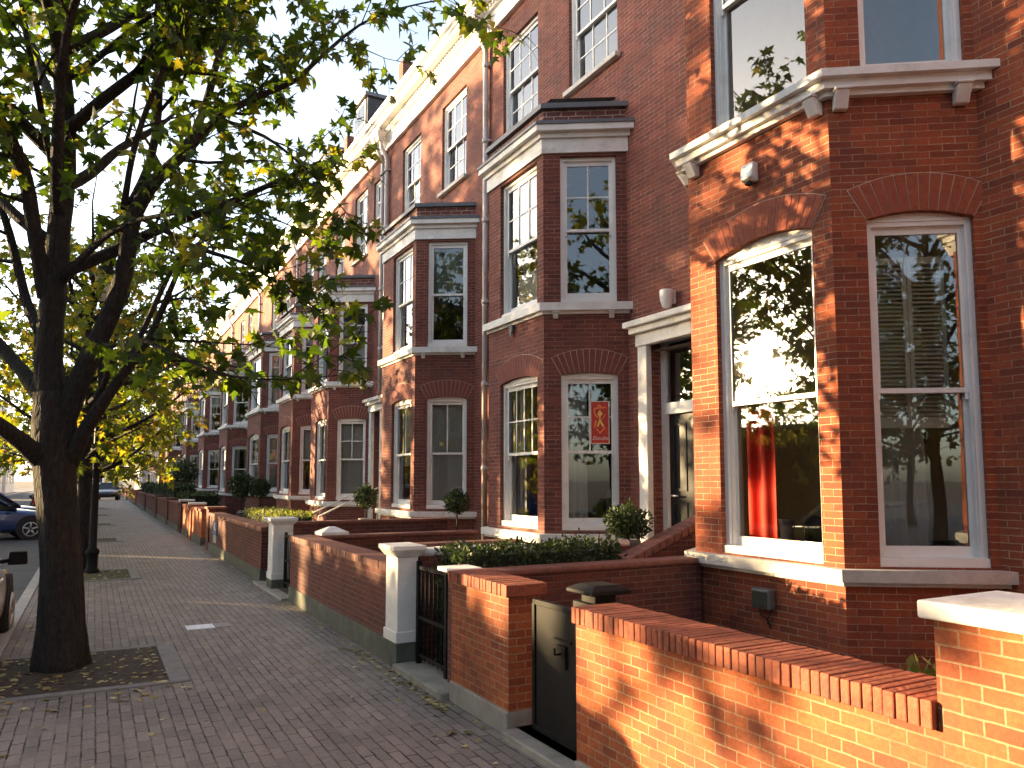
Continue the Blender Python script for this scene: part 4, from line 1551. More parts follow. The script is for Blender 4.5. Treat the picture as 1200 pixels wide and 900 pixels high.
# gates
def panel_gate(label, y0, y1, x=WX + 0.1, h=0.91, loc=None):
    g_ = thing('garden_gate', label, 'gate', (x, (y0 + y1) / 2, 0.06), 'black garden gates')
    b = MB()
    for q in ((y0, y0 + 0.035, 0.07, h), (y1 - 0.035, y1, 0.07, h), (y0 + 0.035, y1 - 0.035, h - 0.035, h), (y0 + 0.035, y1 - 0.035, 0.07, 0.11)):
        b.box(x, x + 0.04, *q)
    b.build('frame', M['black_metal'], g_, bevel=0.004)
    b = MB()
    b.box(x + 0.012, x + 0.026, y0 + 0.0355, y1 - 0.0355, 0.1105, h - 0.0355)
    b.build('panel', M['black_metal'], g_)
    b = MB()
    b.box(x - 0.012, x + 0.0, y0 + 0.10, y0 + 0.30, h - 0.21, h - 0.20)
    b.box(x - 0.006, x + 0.011, y0 + 0.17, y0 + 0.27, h - 0.38, h - 0.24)
    b.tube([(x - 0.005, y0 + 0.22, h - 0.29), (x - 0.05, y0 + 0.22, h - 0.29), (x - 0.05, y0 + 0.22, h - 0.25)], 0.008, 6)
    b.build('latch', M['black_metal'], g_)
    return g_
panel_gate('nearest black sheet metal gate with latch plate, between two sunlit walls', 3.93, 4.52)
def bar_gate(label, y0, y1, x=WX + 0.12, h=0.92):
    g_ = thing('garden_gate', label, 'gate', (x, (y0 + y1) / 2, 0.06), 'black garden gates')
    b = MB()
    b.box(x, x + 0.04, y0, y0 + 0.05, 0.03, h + 0.04)
    b.box(x, x + 0.04, y1 - 0.05, y1, 0.03, h + 0.04)
    for z in (0.12, 0.45, h - 0.03):
        b.box(x + 0.006, x + 0.034, y0 + 0.0505, y1 - 0.0505, z, z + 0.03)
    b.build('frame', M['black_metal'], g_)
    b = MB()
    y = y0 + 0.12
    while y < y1 - 0.08:
        b.tube([(x + 0.02, y, 0.1), (x + 0.02, y, h + 0.01)], 0.008, 6)
        y += 0.095
    b.build('bars', M['black_metal'], g_)
    return g_
bar_gate('black barred gate between the short wall and the nearest white pier', 5.98, 6.66)
panel_gate('dark gate in the gap left of the slim white pier', 12.75, 13.3, h=0.95)
bar_gate('dark barred gate right of the slim white pier', 11.28, 12.2, h=0.85)

# gate post with lantern-like cap
gp = thing('gate_post', 'black square gate post with pyramid cap behind the nearest gate', 'gate post', (2.85, 4.1, 0))
b = MB()
b.box(2.77, 2.93, 4.02, 4.18, 0.05, 0.98)
b.box(2.73, 2.97, 3.98, 4.22, 0.88, 0.93)
b.build('post', M['black_metal'], gp, bevel=0.008)
b = MB()
b.box(2.70, 3.0, 3.95, 4.25, 0.985, 1.01)
b.frustum(2.85, 4.1, 1.0105, 1.04, 0.15, 0.15, 0.09, 0.09)
b.build('cap', M['black_metal'], gp, bevel=0.006)
# thresholds, paths
b = MB()
b.box(2.43, 2.9, 3.845, 4.65, -0.02, 0.05)
b.box(2.42, 2.95, 5.62, 6.72, -0.02, 0.055)
b.box(2.38, 3.0, 11.22, 13.36, -0.02, 0.03)
struct(b.build('gate_threshold', M['concrete'], bevel=0.012))
b = MB()
for (a, c) in ((3.86, 4.64), (5.5, 6.6), (6.8, 7.6), (11.3, 12.2), (17.9, 18.8)):
    b.box(2.95, 5.6, a, c, 0.04, 0.062)
struct(b.build('garden_path', M['concrete']))

# sloping stair wall by the black door
sw = thing('stair_wall', 'sloping brick stair wall with coping rising to the black front door', 'stair wall', (5.5, 6.6, 0))
b = MB()
x0, x1, y0, y1 = 4.72, 6.12, 6.50, 6.70
b.hexa([(x0, y0, 0.0), (x1, y0, 0.0), (x1, y1, 0.0), (x0, y1, 0.0), (x0, y0, 0.72), (x1, y0, 1.25), (x1, y1, 1.25), (x0, y1, 0.72)])
b.build('wall', M['brick_shaded'], sw)
b = MB()
n_ = 14
for i in range(n_):
    a, c = i / n_, (i + 0.92) / n_
    xa, xc = x0 - 0.03 + (x1 - x0) * a, x0 - 0.03 + (x1 - x0) * c
    za, zc = 0.722 + 0.53 * a, 0.722 + 0.53 * c
    b.hexa([(xa, y0 - 0.03, za), (xc, y0 - 0.03, zc), (xc, y1 + 0.03, zc), (xa, y1 + 0.03, za), (xa, y0 - 0.03, za + 0.09), (xc, y0 - 0.03, zc + 0.09), (xc, y1 + 0.03, zc + 0.09), (xa, y1 + 0.03, za + 0.09)])
b.build('coping', M['coping_shaded'], sw, bevel=0.008)

# brick pillar and further walls down the street
def brick_pier(label, y0, y1, h, bm='brick_shaded', cap='coping_shaded'):
    p_ = thing('gate_pier', label, 'gate pier', (WX, (y0 + y1) / 2, 0), 'brick gate piers')
    b = MB()
    b.box(WX - 0.02, WX + 0.36, y0, y1, -0.02, h)
    b.build('shaft', M[bm], p_)
    b = MB()
    b.box(WX - 0.06, WX + 0.40, y0 - 0.04, y1 + 0.04, h + 0.0005, h + 0.06)
    b.build('cap', M[cap], p_, bevel=0.01)
brick_pier('tall brick gate pier at the far end of the plaque wall', 20.0, 20.42, 0.98)
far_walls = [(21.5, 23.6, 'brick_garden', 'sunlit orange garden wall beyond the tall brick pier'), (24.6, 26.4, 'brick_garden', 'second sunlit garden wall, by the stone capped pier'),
             (27.6, 31.6, 'brick_shaded', 'shaded garden wall below the low shrubs'), (32.6, 37.4, 'brick_shaded', 'shaded far garden wall with tall hedge starting behind it'),
             (38.6, 45.5, 'brick_shaded', 'far garden wall in front of the dark clipped hedge'), (46.8, 56.0, 'brick_shaded', 'farther garden wall near the hedge end'),
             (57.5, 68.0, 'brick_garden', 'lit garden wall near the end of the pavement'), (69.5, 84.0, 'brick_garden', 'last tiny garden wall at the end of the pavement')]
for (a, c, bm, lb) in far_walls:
    long_wall(lb, a, c, 0.86, bm=bm, ret=0.6, cop='coping' if bm == 'brick_garden' else 'coping_shaded')
for (y, h, bm, cap, lb) in ((24.05, 0.98, 'brick_garden', 'white_old', 'brick gate pier with pale stone cap, catching the sun'), (27.0, 1.0, 'brick_shaded', 'white_old', 'shaded brick gate pier with pale cap in front of the hedges'),
                            (32.1, 0.96, 'brick_shaded', 'coping_shaded', 'plain brick gate pier before the tall far hedge'), (38.0, 0.96, 'brick_shaded', 'coping_shaded', 'plain brick gate pier midway along the far hedge'), (57.0, 1.0, 'brick_garden', 'coping', 'lit brick gate pier past the end of the hedge')):
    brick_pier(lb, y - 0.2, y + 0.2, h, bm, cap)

# plaque on the third wall
pq = thing('wall_plaque', 'blue plaque with white mark and grey label on the garden wall', 'plaque', (WX, 19.0, 0.5))
b = MB()
b.box(WX - 0.025, WX - 0.001, 18.55, 19.15, 0.44, 0.74)
b.build('panel', M['blue_sign'], pq, bevel=0.006)
b = MB()
b.box(WX - 0.028, WX - 0.0255, 18.80, 18.95, 0.58, 0.72)
b.box(WX - 0.028, WX - 0.0255, 18.66, 18.86, 0.54, 0.585)
b.build('mark', M['white'], pq)
b = MB()
b.box(WX - 0.02, WX - 0.001, 18.60, 19.10, 0.26, 0.43)
b.build('label_plate', M['grey_sign'], pq, bevel=0.004)

# white hand rails by the pale door
hr = thing('hand_rail', 'pair of thin pale handrails climbing to the pale far door', 'handrail', (5.2, 17.6, 0))
for yy in (17.85, 18.75):
    b = MB()
    b.tube([(4.6, yy, 0.05), (4.6, yy, 0.85), (6.0, yy, 1.5), (6.0, yy, 0.6)], 0.02, 6)
    b.build('rail', M['white_old'], hr)

# ------------------------------------------------------------------ plants
def leaf_blob(name, c, rx, ry, rz, n, size, m, parent, seed, box=False, shape='oval', power=0.45):
    rg = np.random.default_rng(seed)
    if box:
        P = rg.uniform(-1, 1, (n, 3))
        ax = rg.integers(0, 3, n)
        sgn = np.where(rg.random(n) < 0.5, -1, 1)
        for i in range(n):
            P[i, ax[i]] = sgn[i] * (1 - abs(rg.normal(0, 0.16)) + 0.10 * math.sin(P[i, 0] * 9 + P[i, 1] * 4) * math.cos(P[i, 1] * 7 + seed))
        Nn = P.copy()
    else:
        v = rg.normal(0, 1, (n, 3))
        v /= np.linalg.norm(v, axis=1)[:, None]
        rr = rg.random(n) ** power
        lump = 1 + 0.17 * np.sin(v[:, 0] * 5 + 1) * np.cos(v[:, 1] * 6) + 0.07 * np.sin(v[:, 2] * 7)
        P = v * (rr * lump)[:, None]
        Nn = v
    P = P * np.array([rx, ry, rz]) + np.array(c) + rg.normal(0, 0.012, (n, 3))
    D = Nn * 0.8 + rg.normal(0, 0.7, (n, 3)) + np.array([0, 0, 0.35])
    N2 = Nn + rg.normal(0, 0.8, (n, 3))
    S = rg.uniform(size[0], size[1], n)
    return leaf_mesh(name, P, D, N2, S, m, parent, rg, shape, BASE[parent.name] if parent else Vector((0, 0, 0)))

def hedge(label, x0, x1, y0, y1, z0, z1, n, size=(0.03, 0.055), m='hedge', seed=1):
    H = thing('hedge', label, 'hedge', ((x0 + x1) / 2, (y0 + y1) / 2, z0), 'hedges in the front gardens')
    b = MB()
    nx, ny = 4, 4
    b.box(x0 + 0.05, x1 - 0.05, y0 + 0.05, y1 - 0.05, z0, z1 - 0.05)  # solid dark box fills the inside of the hedge
    b.build('dark_core', plain('hedge_core', (0.012, 0.016, 0.008), 0.95), H)
    leaf_blob('foliage', ((x0 + x1) / 2, (y0 + y1) / 2, (z0 + z1) / 2), (x1 - x0) / 2, (y1 - y0) / 2, (z1 - z0) / 2, n, size, M[m], H, seed, True)
    return H
hedge('dense dark green hedge between the short wall and the white coped wall', 2.78, 4.45, 6.0, 6.55, 0.05, 1.09, 12000, seed=2)
hedge('pale green low hedge showing above the plaque wall', 2.85, 3.5, 13.8, 17.2, 0.4, 1.08, 5000, (0.04, 0.07), 'shrub', 3)
hedge('tall dark clipped hedge far down the street', 2.75, 3.6, 33.0, 45.0, 0.05, 1.45, 5000, (0.08, 0.14), seed=4)
hedge('low dark hedge behind the shaded far wall', 2.8, 3.8, 28.0, 31.4, 0.05, 1.2, 3000, (0.07, 0.12), seed=5)
hedge('farthest dark hedge near the street end', 2.75, 3.5, 47.0, 56.0, 0.05, 1.4, 2500, (0.1, 0.18), seed=6)

hedge('unseen tall hedge added for shade on the far side of the road, near half', -13.4, -12.4, 19.4, 24.5, -0.1, 3.7, 3500, (0.12, 0.22), seed=7)  # out-of-view hedges added to shade the long wall and pavement
hedge('unseen tall hedge added for shade on the far side of the road, far half', -13.4, -12.4, 25.7, 31.6, -0.1, 3.9, 3500, (0.12, 0.22), seed=8)

hedge('unseen tall hedge added for shade on the far side of the road, beyond the second gap', -13.4, -12.4, 32.8, 37.6, -0.1, 3.6, 3000, (0.12, 0.22), seed=9)

def topiary(label, x, y, z0, zc, r, n, seed, pot=True, size=(0.03, 0.05)):
    T = thing('topiary_tree', label, 'topiary', (x, y, z0), 'ball topiaries in the front gardens')
    b = MB()
    b.tube([(x, y, z0), (x + 0.008, y, (z0 + zc) / 2), (x, y, zc)], 0.014, 6)
    b.build('stem', M['bark'], T)
    leaf_blob('foliage', (x, y, zc), r, r, r, n, size, M['hedge'], T, seed, power=0.3)
    if pot:
        b = MB()
        b.lathe((x, y, z0 - 0.3), [(0.12, 0), (0.16, 0.28), (0.17, 0.3)], 14)
        b.build('pot', M['pot'], T)
topiary('ball topiary on a slim stem beside the grey blind bay', 5.35, 11.8, 0.6, 1.33, 0.20, 1800, 11)
topiary('round ball topiary in front of the far half drawn blinds', 4.9, 26.6, 0.6, 1.42, 0.30, 1400, 12, size=(0.05, 0.09))
topiary('looser round topiary in front of the net curtain bay', 4.4, 27.2, 0.6, 1.5, 0.42, 1500, 13, size=(0.06, 0.11))
topiary('far round topiary tree above the tall hedge', 3.9, 41.0, 0.6, 2.0, 0.62, 1400, 14, size=(0.08, 0.14))
topiary('small green bush by the pale front door', 5.6, 17.5, 0.8, 1.3, 0.24, 900, 15, size=(0.05, 0.09))

pp = thing('potted_shrub', 'round dark shrub in a ribbed grey planter left of the black door', 'potted plant', (5.26, 7.0, 0.6))
b = MB()
b.lathe((5.26, 7.0, 0.62), [(0.10, 0), (0.125, 0.2), (0.15, 0.38), (0.155, 0.40)], 16)
b.build('pot', M['pot'], pp)
b = MB()
b.box(5.05, 5.45, 6.965, 7.2, 0.05, 0.62)
b.build('plinth', M['brick_shaded'], pp)
b = MB()
b.tube([(5.26, 7.0, 1.0), (5.265, 7.0, 1.18)], 0.016, 6)
b.tube([(5.28, 7.01, 1.0), (5.32, 7.0, 1.18)], 0.01, 6)
b.build('stem', M['bark'], pp)
leaf_blob('foliage', (5.26, 7.0, 1.22), 0.235, 0.235, 0.19, 2200, (0.03, 0.055), M['hedge'], pp, 21, power=0.35)

sp_ = thing('garden_shrub', 'small yellow green shrub peeking over the nearest wall', 'shrub', (3.65, 2.44, 0.05))
b = MB()
b.tube([(3.65, 2.44, 0.05), (3.64, 2.45, 0.5)], 0.012, 5)
b.build('stem', M['bark'], sp_)
leaf_blob('foliage', (3.64, 2.44, 0.56), 0.16, 0.16, 0.20, 600, (0.04, 0.08), M['shrub'], sp_, 22)
sp_ = thing('garden_shrub', 'wispy low shrub below the ground sill of the poster house', 'shrub', (4.8, 7.2, 0.05))
b = MB()
for k in range(9):
    a = k * 0.7
    b.tube([(4.8, 7.25, 0.05), (4.8 + 0.1 * math.cos(a), 7.25 + 0.08 * math.sin(a), 0.6), (4.8 + 0.25 * math.cos(a), 7.25 + 0.15 * math.sin(a), 1.0 + 0.05 * (k % 3))], 0.006, 4)
b.build('stem', M['bark'], sp_)
leaf_blob('foliage', (4.8, 7.25, 0.85), 0.28, 0.2, 0.25, 260, (0.03, 0.06), M['hedge'], sp_, 23)

# ------------------------------------------------------------------ street trees
LIMBS = {
'lead':[(-0.34,8.2,2.18,0.17),(-0.4,8.25,2.58,0.165),(-0.42,8.25,2.98,0.15),(-0.4,8.25,3.55,0.135),(-0.38,8.25,4.12,0.125),(-0.36,8.25,4.63,0.12),(-0.39,8.3,5.23,0.11),(-0.46,8.3,5.82,0.1),(-0.52,8.35,6.35,0.09),(-0.5,8.4,7.2,0.06),(-0.4,8.4,8.2,0.03)],
'r1':[(-0.32,8.2,2.03,0.13),(-0.14,8.1,2.66,0.12),(0.04,8.0,3.14,0.11),(0.17,8.0,3.64,0.1),(0.22,8.0,4.13,0.095),(0.35,7.95,4.49,0.085),(0.64,7.9,4.87,0.065),(0.95,7.85,5.29,0.05),(1.28,7.8,5.55,0.042),(1.65,7.75,5.8,0.034),(1.87,7.7,6.06,0.026),(2.27,7.6,6.5,0.018),(2.7,7.5,6.77,0.012),(3.37,7.4,7.06,0.008)],
'r1up':[(0.21,8.0,4.31,0.07),(0.33,8.1,4.71,0.055),(0.4,8.15,5.18,0.05),(0.41,8.2,5.74,0.045),(0.37,8.3,6.32,0.04),(0.4,8.4,7.04,0.03)],
'r1b':[(0.56,7.9,4.77,0.055),(0.77,8.2,5.28,0.055),(0.89,8.3,5.72,0.05),(1.0,8.4,6.27,0.045),(1.23,8.5,6.98,0.035),(1.37,8.6,7.59,0.025)],
'r1c':[(0.14,8.0,4.26,0.04),(0.19,7.7,4.7,0.036),(0.3,7.5,5.13,0.032),(0.48,7.3,5.65,0.026),(0.66,7.1,6.0,0.02)],
'r2':[(-0.21,8.2,1.83,0.1),(-0.09,8.0,2.14,0.085),(0.07,7.8,2.44,0.065),(0.23,7.7,2.71,0.05),(0.39,7.6,2.98,0.042),(0.51,7.5,3.33,0.034),(0.62,7.4,3.62,0.025),(0.8,7.3,3.79,0.015)],
'r2b':[(0.23,7.7,2.73,0.04),(0.41,8.1,3.28,0.034),(0.67,8.3,3.96,0.028),(0.96,8.5,4.4,0.02),(1.37,8.7,4.79,0.014),(1.78,8.9,5.08,0.01)],
'l0':[(-0.42,8.2,1.87,0.12),(-0.54,8.0,2.0,0.1),(-0.69,7.8,2.13,0.085),(-0.93,7.5,2.33,0.06),(-1.18,7.2,2.62,0.04)],
'l1':[(-0.43,8.2,2.42,0.1),(-0.6,8.4,2.67,0.085),(-0.76,8.6,2.88,0.075),(-1.08,8.9,3.28,0.05),(-1.49,9.2,3.8,0.03)],
'l2':[(-0.47,8.25,3.38,0.09),(-0.56,8.1,3.89,0.085),(-0.65,7.9,4.37,0.08),(-0.77,7.7,4.65,0.07),(-0.92,7.5,4.91,0.055),(-1.06,7.3,5.28,0.04)],
'l3':[(-0.49,8.25,3.05,0.07),(-0.64,8.5,3.41,0.06),(-0.78,8.7,3.94,0.05),(-0.93,8.9,4.4,0.042),(-1.2,9.2,4.99,0.03)],
'u1':[(-0.38,8.3,5.58,0.05),(-0.2,8.0,5.61,0.042),(-0.03,7.8,5.72,0.035),(0.17,7.6,5.88,0.028),(0.44,7.4,6.06,0.02)],
'u2':[(-0.4,8.25,4.37,0.05),(-0.5,8.0,4.75,0.04),(-0.58,7.8,5.13,0.035),(-0.68,7.6,5.55,0.03),(-0.75,7.4,5.96,0.02)],
'f1':[(-0.35,8.25,3.55,0.05),(-0.09,7.6,3.75,0.04),(0.16,7.1,3.85,0.03),(0.52,6.6,3.85,0.02),(0.85,6.2,3.78,0.012)],
's1':[(-0.03,8.0,2.34,0.04),(0.21,7.4,2.9,0.03),(0.63,7.0,2.72,0.02),(0.96,6.7,2.56,0.014),(1.34,6.5,2.53,0.009),(1.78,6.4,2.58,0.006)],
's2':[(0.29,7.95,4.19,0.04),(0.76,7.7,3.9,0.03),(1.2,7.5,3.74,0.02),(1.6,7.3,3.46,0.012),(1.95,7.2,3.22,0.007)],
's3':[(0.97,7.85,5.27,0.03),(1.36,7.7,5.12,0.022),(1.68,7.6,4.88,0.016),(1.96,7.5,4.59,0.01),(2.16,7.4,4.33,0.006)],
}
def near_tree():
    T = Tree(5)
    c0 = Vector((-0.3, 8.2, 5.2))
    def ok(p):
        x, y, z = p
        if y < 4.9:
            return False
        if y > 9.0 and T.rnd.random() < (0.70 if z < 5.6 else 0.45):  # far side of the crown thinned so sun reaches the near bay
            return False
        # natural outline: narrow below, spreading above
        lim = 1.05 + 0.62 * (z - 2.6) - 0.25 * max(0, 7.6 - y)
        if z < 2.45 + 0.05 * abs(y - 8):
            return False
        return x + 0.3 < lim + 0.9 if z > 3.2 else x + 0.3 < 2.35
    T.ok = ok
    # trunk with root flare and bark ridges
    rings, sides = 26, 28
    pts = [(-0.20, 8.2, -0.03), (-0.20, 8.2, 0.4), (-0.23, 8.2, 0.95), (-0.28, 8.2, 1.4), (-0.32, 8.2, 1.8), (-0.34, 8.2, 2.15), (-0.38, 8.22, 2.5)]
    rad = [0.225, 0.188, 0.168, 0.162, 0.172, 0.188, 0.15]
    P2, R2 = [], []
    for i in range(rings + 1):
        f = i / rings * (len(pts) - 1)
        j = min(len(pts) - 2, int(f))
        P2.append(Vector(pts[j]).lerp(Vector(pts[j + 1]), f - j))
        R2.append(rad[j] + (rad[j + 1] - rad[j]) * (f - j))
    b0 = len(T.wood.v)
    T.wood.tube(P2, R2, sides)
    rr = random.Random(2)
    ph = [rr.uniform(0, 6.28) for _ in range(6)]
    for i in range(rings + 1):
        for k in range(sides):
            th = 2 * math.pi * k / sides
            z = i / rings * 2.5
            d = 0.05 * math.sin(3 * th + ph[0] + z * 0.7) + 0.035 * math.sin(5 * th + ph[1] - z) + 0.03 * math.sin(9 * th + ph[2] + z * 2.5) + rr.uniform(-0.025, 0.025)
            if z < 0.35:
                d += (0.35 - z) * 0.45 * max(0, math.sin(4 * th + ph[3]))
            v = T.wood.v[b0 + i * sides + k]
            c = P2[i]
            T.wood.v[b0 + i * sides + k] = c + (v - c) * (1 + d)
    for k, pr in LIMBS.items():
        pr = [(a_, b_, c_, d_ * 0.78) for a_, b_, c_, d_ in pr]
        dense = k in ('s1', 's2', 's3', 'f1')
        T.limb(pr, 10 if pr[0][3] > 0.08 else 7, start=0.38 if not dense else 0.3, gap=0.36 if not dense else 0.34,
               blen=(0.5, 1.35) if not dense else (0.3, 0.7), center=c0)
    # the rest of the crown, above and outside the picture
    for i in range(13):
        a = i * 2.4
        z = 3.6 + 3.6 * (i / 13)
        st = Vector((-0.4, 8.25, z))
        d = Vector((math.cos(a), math.sin(a), 0.55 + 0.4 * (i / 13)))
        L = 2.9 - 0.6 * (i / 13)
        p = st
        pr = []
        for k in range(6):
            pr.append((p.x, p.y, p.z, 0.055 * (1 - k / 6) + 0.008))
            d = (d.normalized() + T.rv(0.16) + Vector((0, 0, 0.05)))
            p = p + d.normalized() * (L / 5)
        T.limb(pr, 6, start=0.3, gap=0.34, blen=(0.5, 1.3), center=c0)
    root = thing('street_tree', 'large maple with thick dark forked trunk in the nearest pavement pit', 'tree', (-0.2, 8.2, 0), 'street trees')
    T.finish(root, M['leaf'])
    return len(T.P)
n1 = near_tree()

def std_tree(name, label, loc, seed, H, z0, Rr, lean=0.0, r0=0.14, nl=20, leafsize=(0.10, 0.18), mat_='leaf_far', gap=0.42, twig=(5, 8), tg=0.26, grp='street trees', shape='maple'):
    T = Tree(seed)
    T.leafsize = leafsize
    T.per_twig = twig
    T.twig_gap = tg
    r = T.rnd
    pts = []
    n = 9
    x, y = 0.0, 0.0
    for i in range(n + 1):
        z = H * 0.92 * i / n
        pts.append((x, y, z, max(0.02, r0 * (1.25 if i == 0 else 1 - 0.8 * i / n))))
        x += r.uniform(-0.07, 0.07) + lean * 0.05
        y += r.uniform(-0.07, 0.07)
    T.limb(pts, 10, start=0.75, gap=0.4, blen=(0.4, 0.9))
    c0 = Vector((0, 0, (H + z0) / 2))
    for i in range(nl):
        f = (i + 0.5) / nl
        z = z0 * 0.85 + (H * 0.86 - z0 * 0.85) * f
        a = i * 2.4 + r.uniform(-0.3, 0.3)
        k = min(n - 1, int(z / (H * 0.92) * n))
        st = Vector(pts[k][:3]).lerp(Vector(pts[k + 1][:3]), z / (H * 0.92) * n - k)
        prof = math.sin(math.pi * min(1, 0.22 + 0.70 * f)) ** 0.7
        L = Rr * prof * r.uniform(0.75, 1.1)
        d = Vector((math.cos(a), math.sin(a), 0.15 + 0.7 * f))
        p = st
        pr = []
        for q in range(5):
            pr.append((p.x, p.y, p.z, (0.35 * r0) * (1 - q / 5) + 0.006))
            d = d.normalized() + T.rv(0.18) + Vector((0, 0, 0.04))
            p = p + d.normalized() * (L / 4)
        T.limb(pr, 6, start=0.3, gap=gap, blen=(0.4, 1.0), center=c0)
    root = thing(name, label, 'tree', (0, 0, 0), grp)
    T.finish(root, M[mat_], shape)
    root.location = loc
    return root
tA = std_tree('street_tree', 'slim young tree beside the lamp post in the second pavement pit', (-0.12, 16.3, 0), 21, 6.4, 2.0, 2.6, r0=0.13, nl=28, gap=0.36)
tB = std_tree('street_tree', 'third street tree with bright yellow green crown', (-0.05, 24.6, 0), 22, 6.9, 2.0, 2.8, r0=0.13, nl=30, gap=0.36)
tC = dup(tA, (-0.1, 33.2, 0), 2.0, 'fourth street tree along the kerb, far behind the lamp post', scale=(1.05, 1.05, 1.08))
tD = dup(tB, (-0.1, 41.7, 0), 1.1, 'fifth street tree along the kerb', scale=(1.0, 1.0, 1.0))
tE = dup(tA, (-0.1, 51.7, 0), 4.0, 'sixth street tree along the kerb, nearly at the far cars', scale=(1.1, 1.1, 1.1))
tF = dup(tB, (-0.2, 63.0, 0), 3.3, 'smallest, farthest street tree on this kerb', scale=(1.1, 1.1, 1.1))
# unseen trees of the opposite pavement, placed and shaped to throw the dappled shade
oA = std_tree('avenue_tree', 'unseen tall clear stemmed tree on the opposite pavement, shaped to shade the poster house', (-9.3, 24.3, 0), 31, 13.5, 7.2, 4.2, r0=0.24, nl=30, leafsize=(0.17, 0.31), gap=0.42, tg=0.30, grp='trees of the opposite pavement')
dup(oA, (-9.3, 32.5, 0), 2.2, 'tall tree on the opposite pavement, second from the crossing')
dup(oA, (-9.3, 40.5, 0), 4.4, 'tall tree on the opposite pavement, third from the crossing')
dup(oA, (-14.6, 29.0, 0), 5.2, 'unseen tall tree added behind the far shade hedge to shade the facade')  # added out of view to keep the upper facade in shade
oC = std_tree('avenue_tree', 'unseen small bushy tree added for dapple on the opposite pavement between the tall one and the low open one', (-9.3, 21.0, 0), 35, 6.8, 2.0, 2.2, r0=0.13, nl=15, leafsize=(0.14, 0.26), gap=0.5, tg=0.36, grp='trees of the opposite pavement')  # this tree and its copies are added to dapple walls and facade
dup(oC, (-9.2, 28.6, 0), 2.4, 'unseen bushy small tree added for dapple on the opposite pavement, under the second tall tree')
dup(oC, (-9.2, 36.4, 0), 4.1, 'unseen bushy small tree added for dapple on the opposite pavement, under the third tall tree')
oB = std_tree('avenue_tree', 'low open tree on the opposite pavement facing the nearest wall', (-9.0, 15.0, 0), 33, 7.5, 1.9, 2.8, r0=0.15, nl=15, leafsize=(0.14, 0.26), gap=0.8, tg=0.5, grp='trees of the opposite pavement')
for k, y in enumerate((52.0, 62.0, 74.0, 88.0)):
    dup(tB if k % 2 else tA, (-9.4, y, 0), 1.0 + k, ['near yellow green tree across the road, behind the parked cars', 'second yellow green tree across the road', 'third tree across the road, by the pale building', 'fourth tree across the road at the pale building'][k], 'trees of the opposite pavement', (1.3, 1.3, 1.3))

# ------------------------------------------------------------------ opposite terrace (throws the shade, mirrored in the windows)
def opposite(y0, y1, label, src='h3'):
    s = HOUSES[src]
    ym = s.location.y
    o = dup(s, (-13.0, (y0 + y1) / 2, 0), math.pi, label, 'houses of the opposite terrace')
    return o
for k, yc in enumerate((83.6, 50.3, 55.85, 61.4, 66.95, 72.5, 11.6, 6.05, 0.5, -5.05, -10.6)):
    opposite(yc - 2.78, yc + 2.78, 'brick house across the road, ' + ['at the very far end', 'second block, near half', 'second block, far half', 'third block, near end', 'third block, middle', 'third block, far end', 'before the corner, facing the nearest wall', 'facing the camera', 'just behind the camera', 'two behind the camera', 'three behind the camera'][k])

# the street carries on behind the camera (seen in the window glass)
for k in range(4):
    s_ = HOUSES['h3']
    dup(s_, (XF, -7.4 - 5.55 * k, 0), 0, 'terraced house on this side behind the camera, ' + ['next to the right edge', 'second along', 'third along', 'fourth along'][k], 'houses of the brick terrace')
for k, (y, src) in enumerate(((-5.0, tB), (-12.5, tA), (-20.0, tB))):
    dup(src, (-0.1, y, 0), 0.7 + k, 'street tree on this kerb behind the camera, ' + ['nearest', 'second', 'third'][k], 'street trees', (1.15, 1.15, 1.25))
bT = std_tree('street_tree', 'big kerbside tree just behind the camera', (-0.5, -3.9, 0), 41, 11.0, 2.6, 3.7, r0=0.22, nl=20, leafsize=(0.13, 0.24), gap=0.5, tg=0.32)
dup(bT, (3.7, -6.5, 0), 1.3, 'tree added in the front garden behind the camera to cover mirrored sky', 'street trees', (0.62, 0.62, 0.85))  # added to darken the reflection in the near splay window
for k, (x, y) in enumerate(((-58, 40), (-60, 48), (-57, 56), (-60, 64), (-58, 72), (-60, 80))):  # tree row added out of view to mask sky glare in the glass
    dup(bT, (x, y, 0), 1.0 * k, 'unseen tree added far down the side road, ' + ['first', 'second', 'third', 'fourth', 'fifth', 'last'][k] + ' of its row', 'unseen trees added far down the side road', (1.35, 1.35, 1.15))
# ------------------------------------------------------------------ lamp post
lp = thing('street_lamp', 'slim black lamp post in front of the second street tree', 'street lamp', (0.03, 16.1, 0))
b = MB()
b.lathe((0.03, 16.1, 0.0), [(0.13, 0), (0.13, 0.05), (0.10, 0.09), (0.095, 0.32), (0.115, 0.36), (0.115, 0.42), (0.07, 0.46), (0.058, 2.2), (0.05, 4.9)], 16)
b.build('post', M['black_metal'], lp)
b = MB()
b.lathe((0.03, 16.1, 4.9), [(0.07, 0), (0.09, 0.06), (0.05, 0.12)], 12)
b.frustum(0.03, 16.1, 5.5, 5.72, 0.22, 0.22, 0.04, 0.04)
for sx in (-1, 1):
    for sy in (-1, 1):
        b.tube([(0.03 + sx * 0.1, 16.1 + sy * 0.1, 5.02), (0.03 + sx * 0.19, 16.1 + sy * 0.19, 5.5)], 0.012, 5)
b.build('lantern', M['black_metal'], lp)
b = MB()
b.frustum(0.03, 16.1, 5.02, 5.495, 0.09, 0.09, 0.175, 0.175)
b.build('glass', M['vase'], lp)

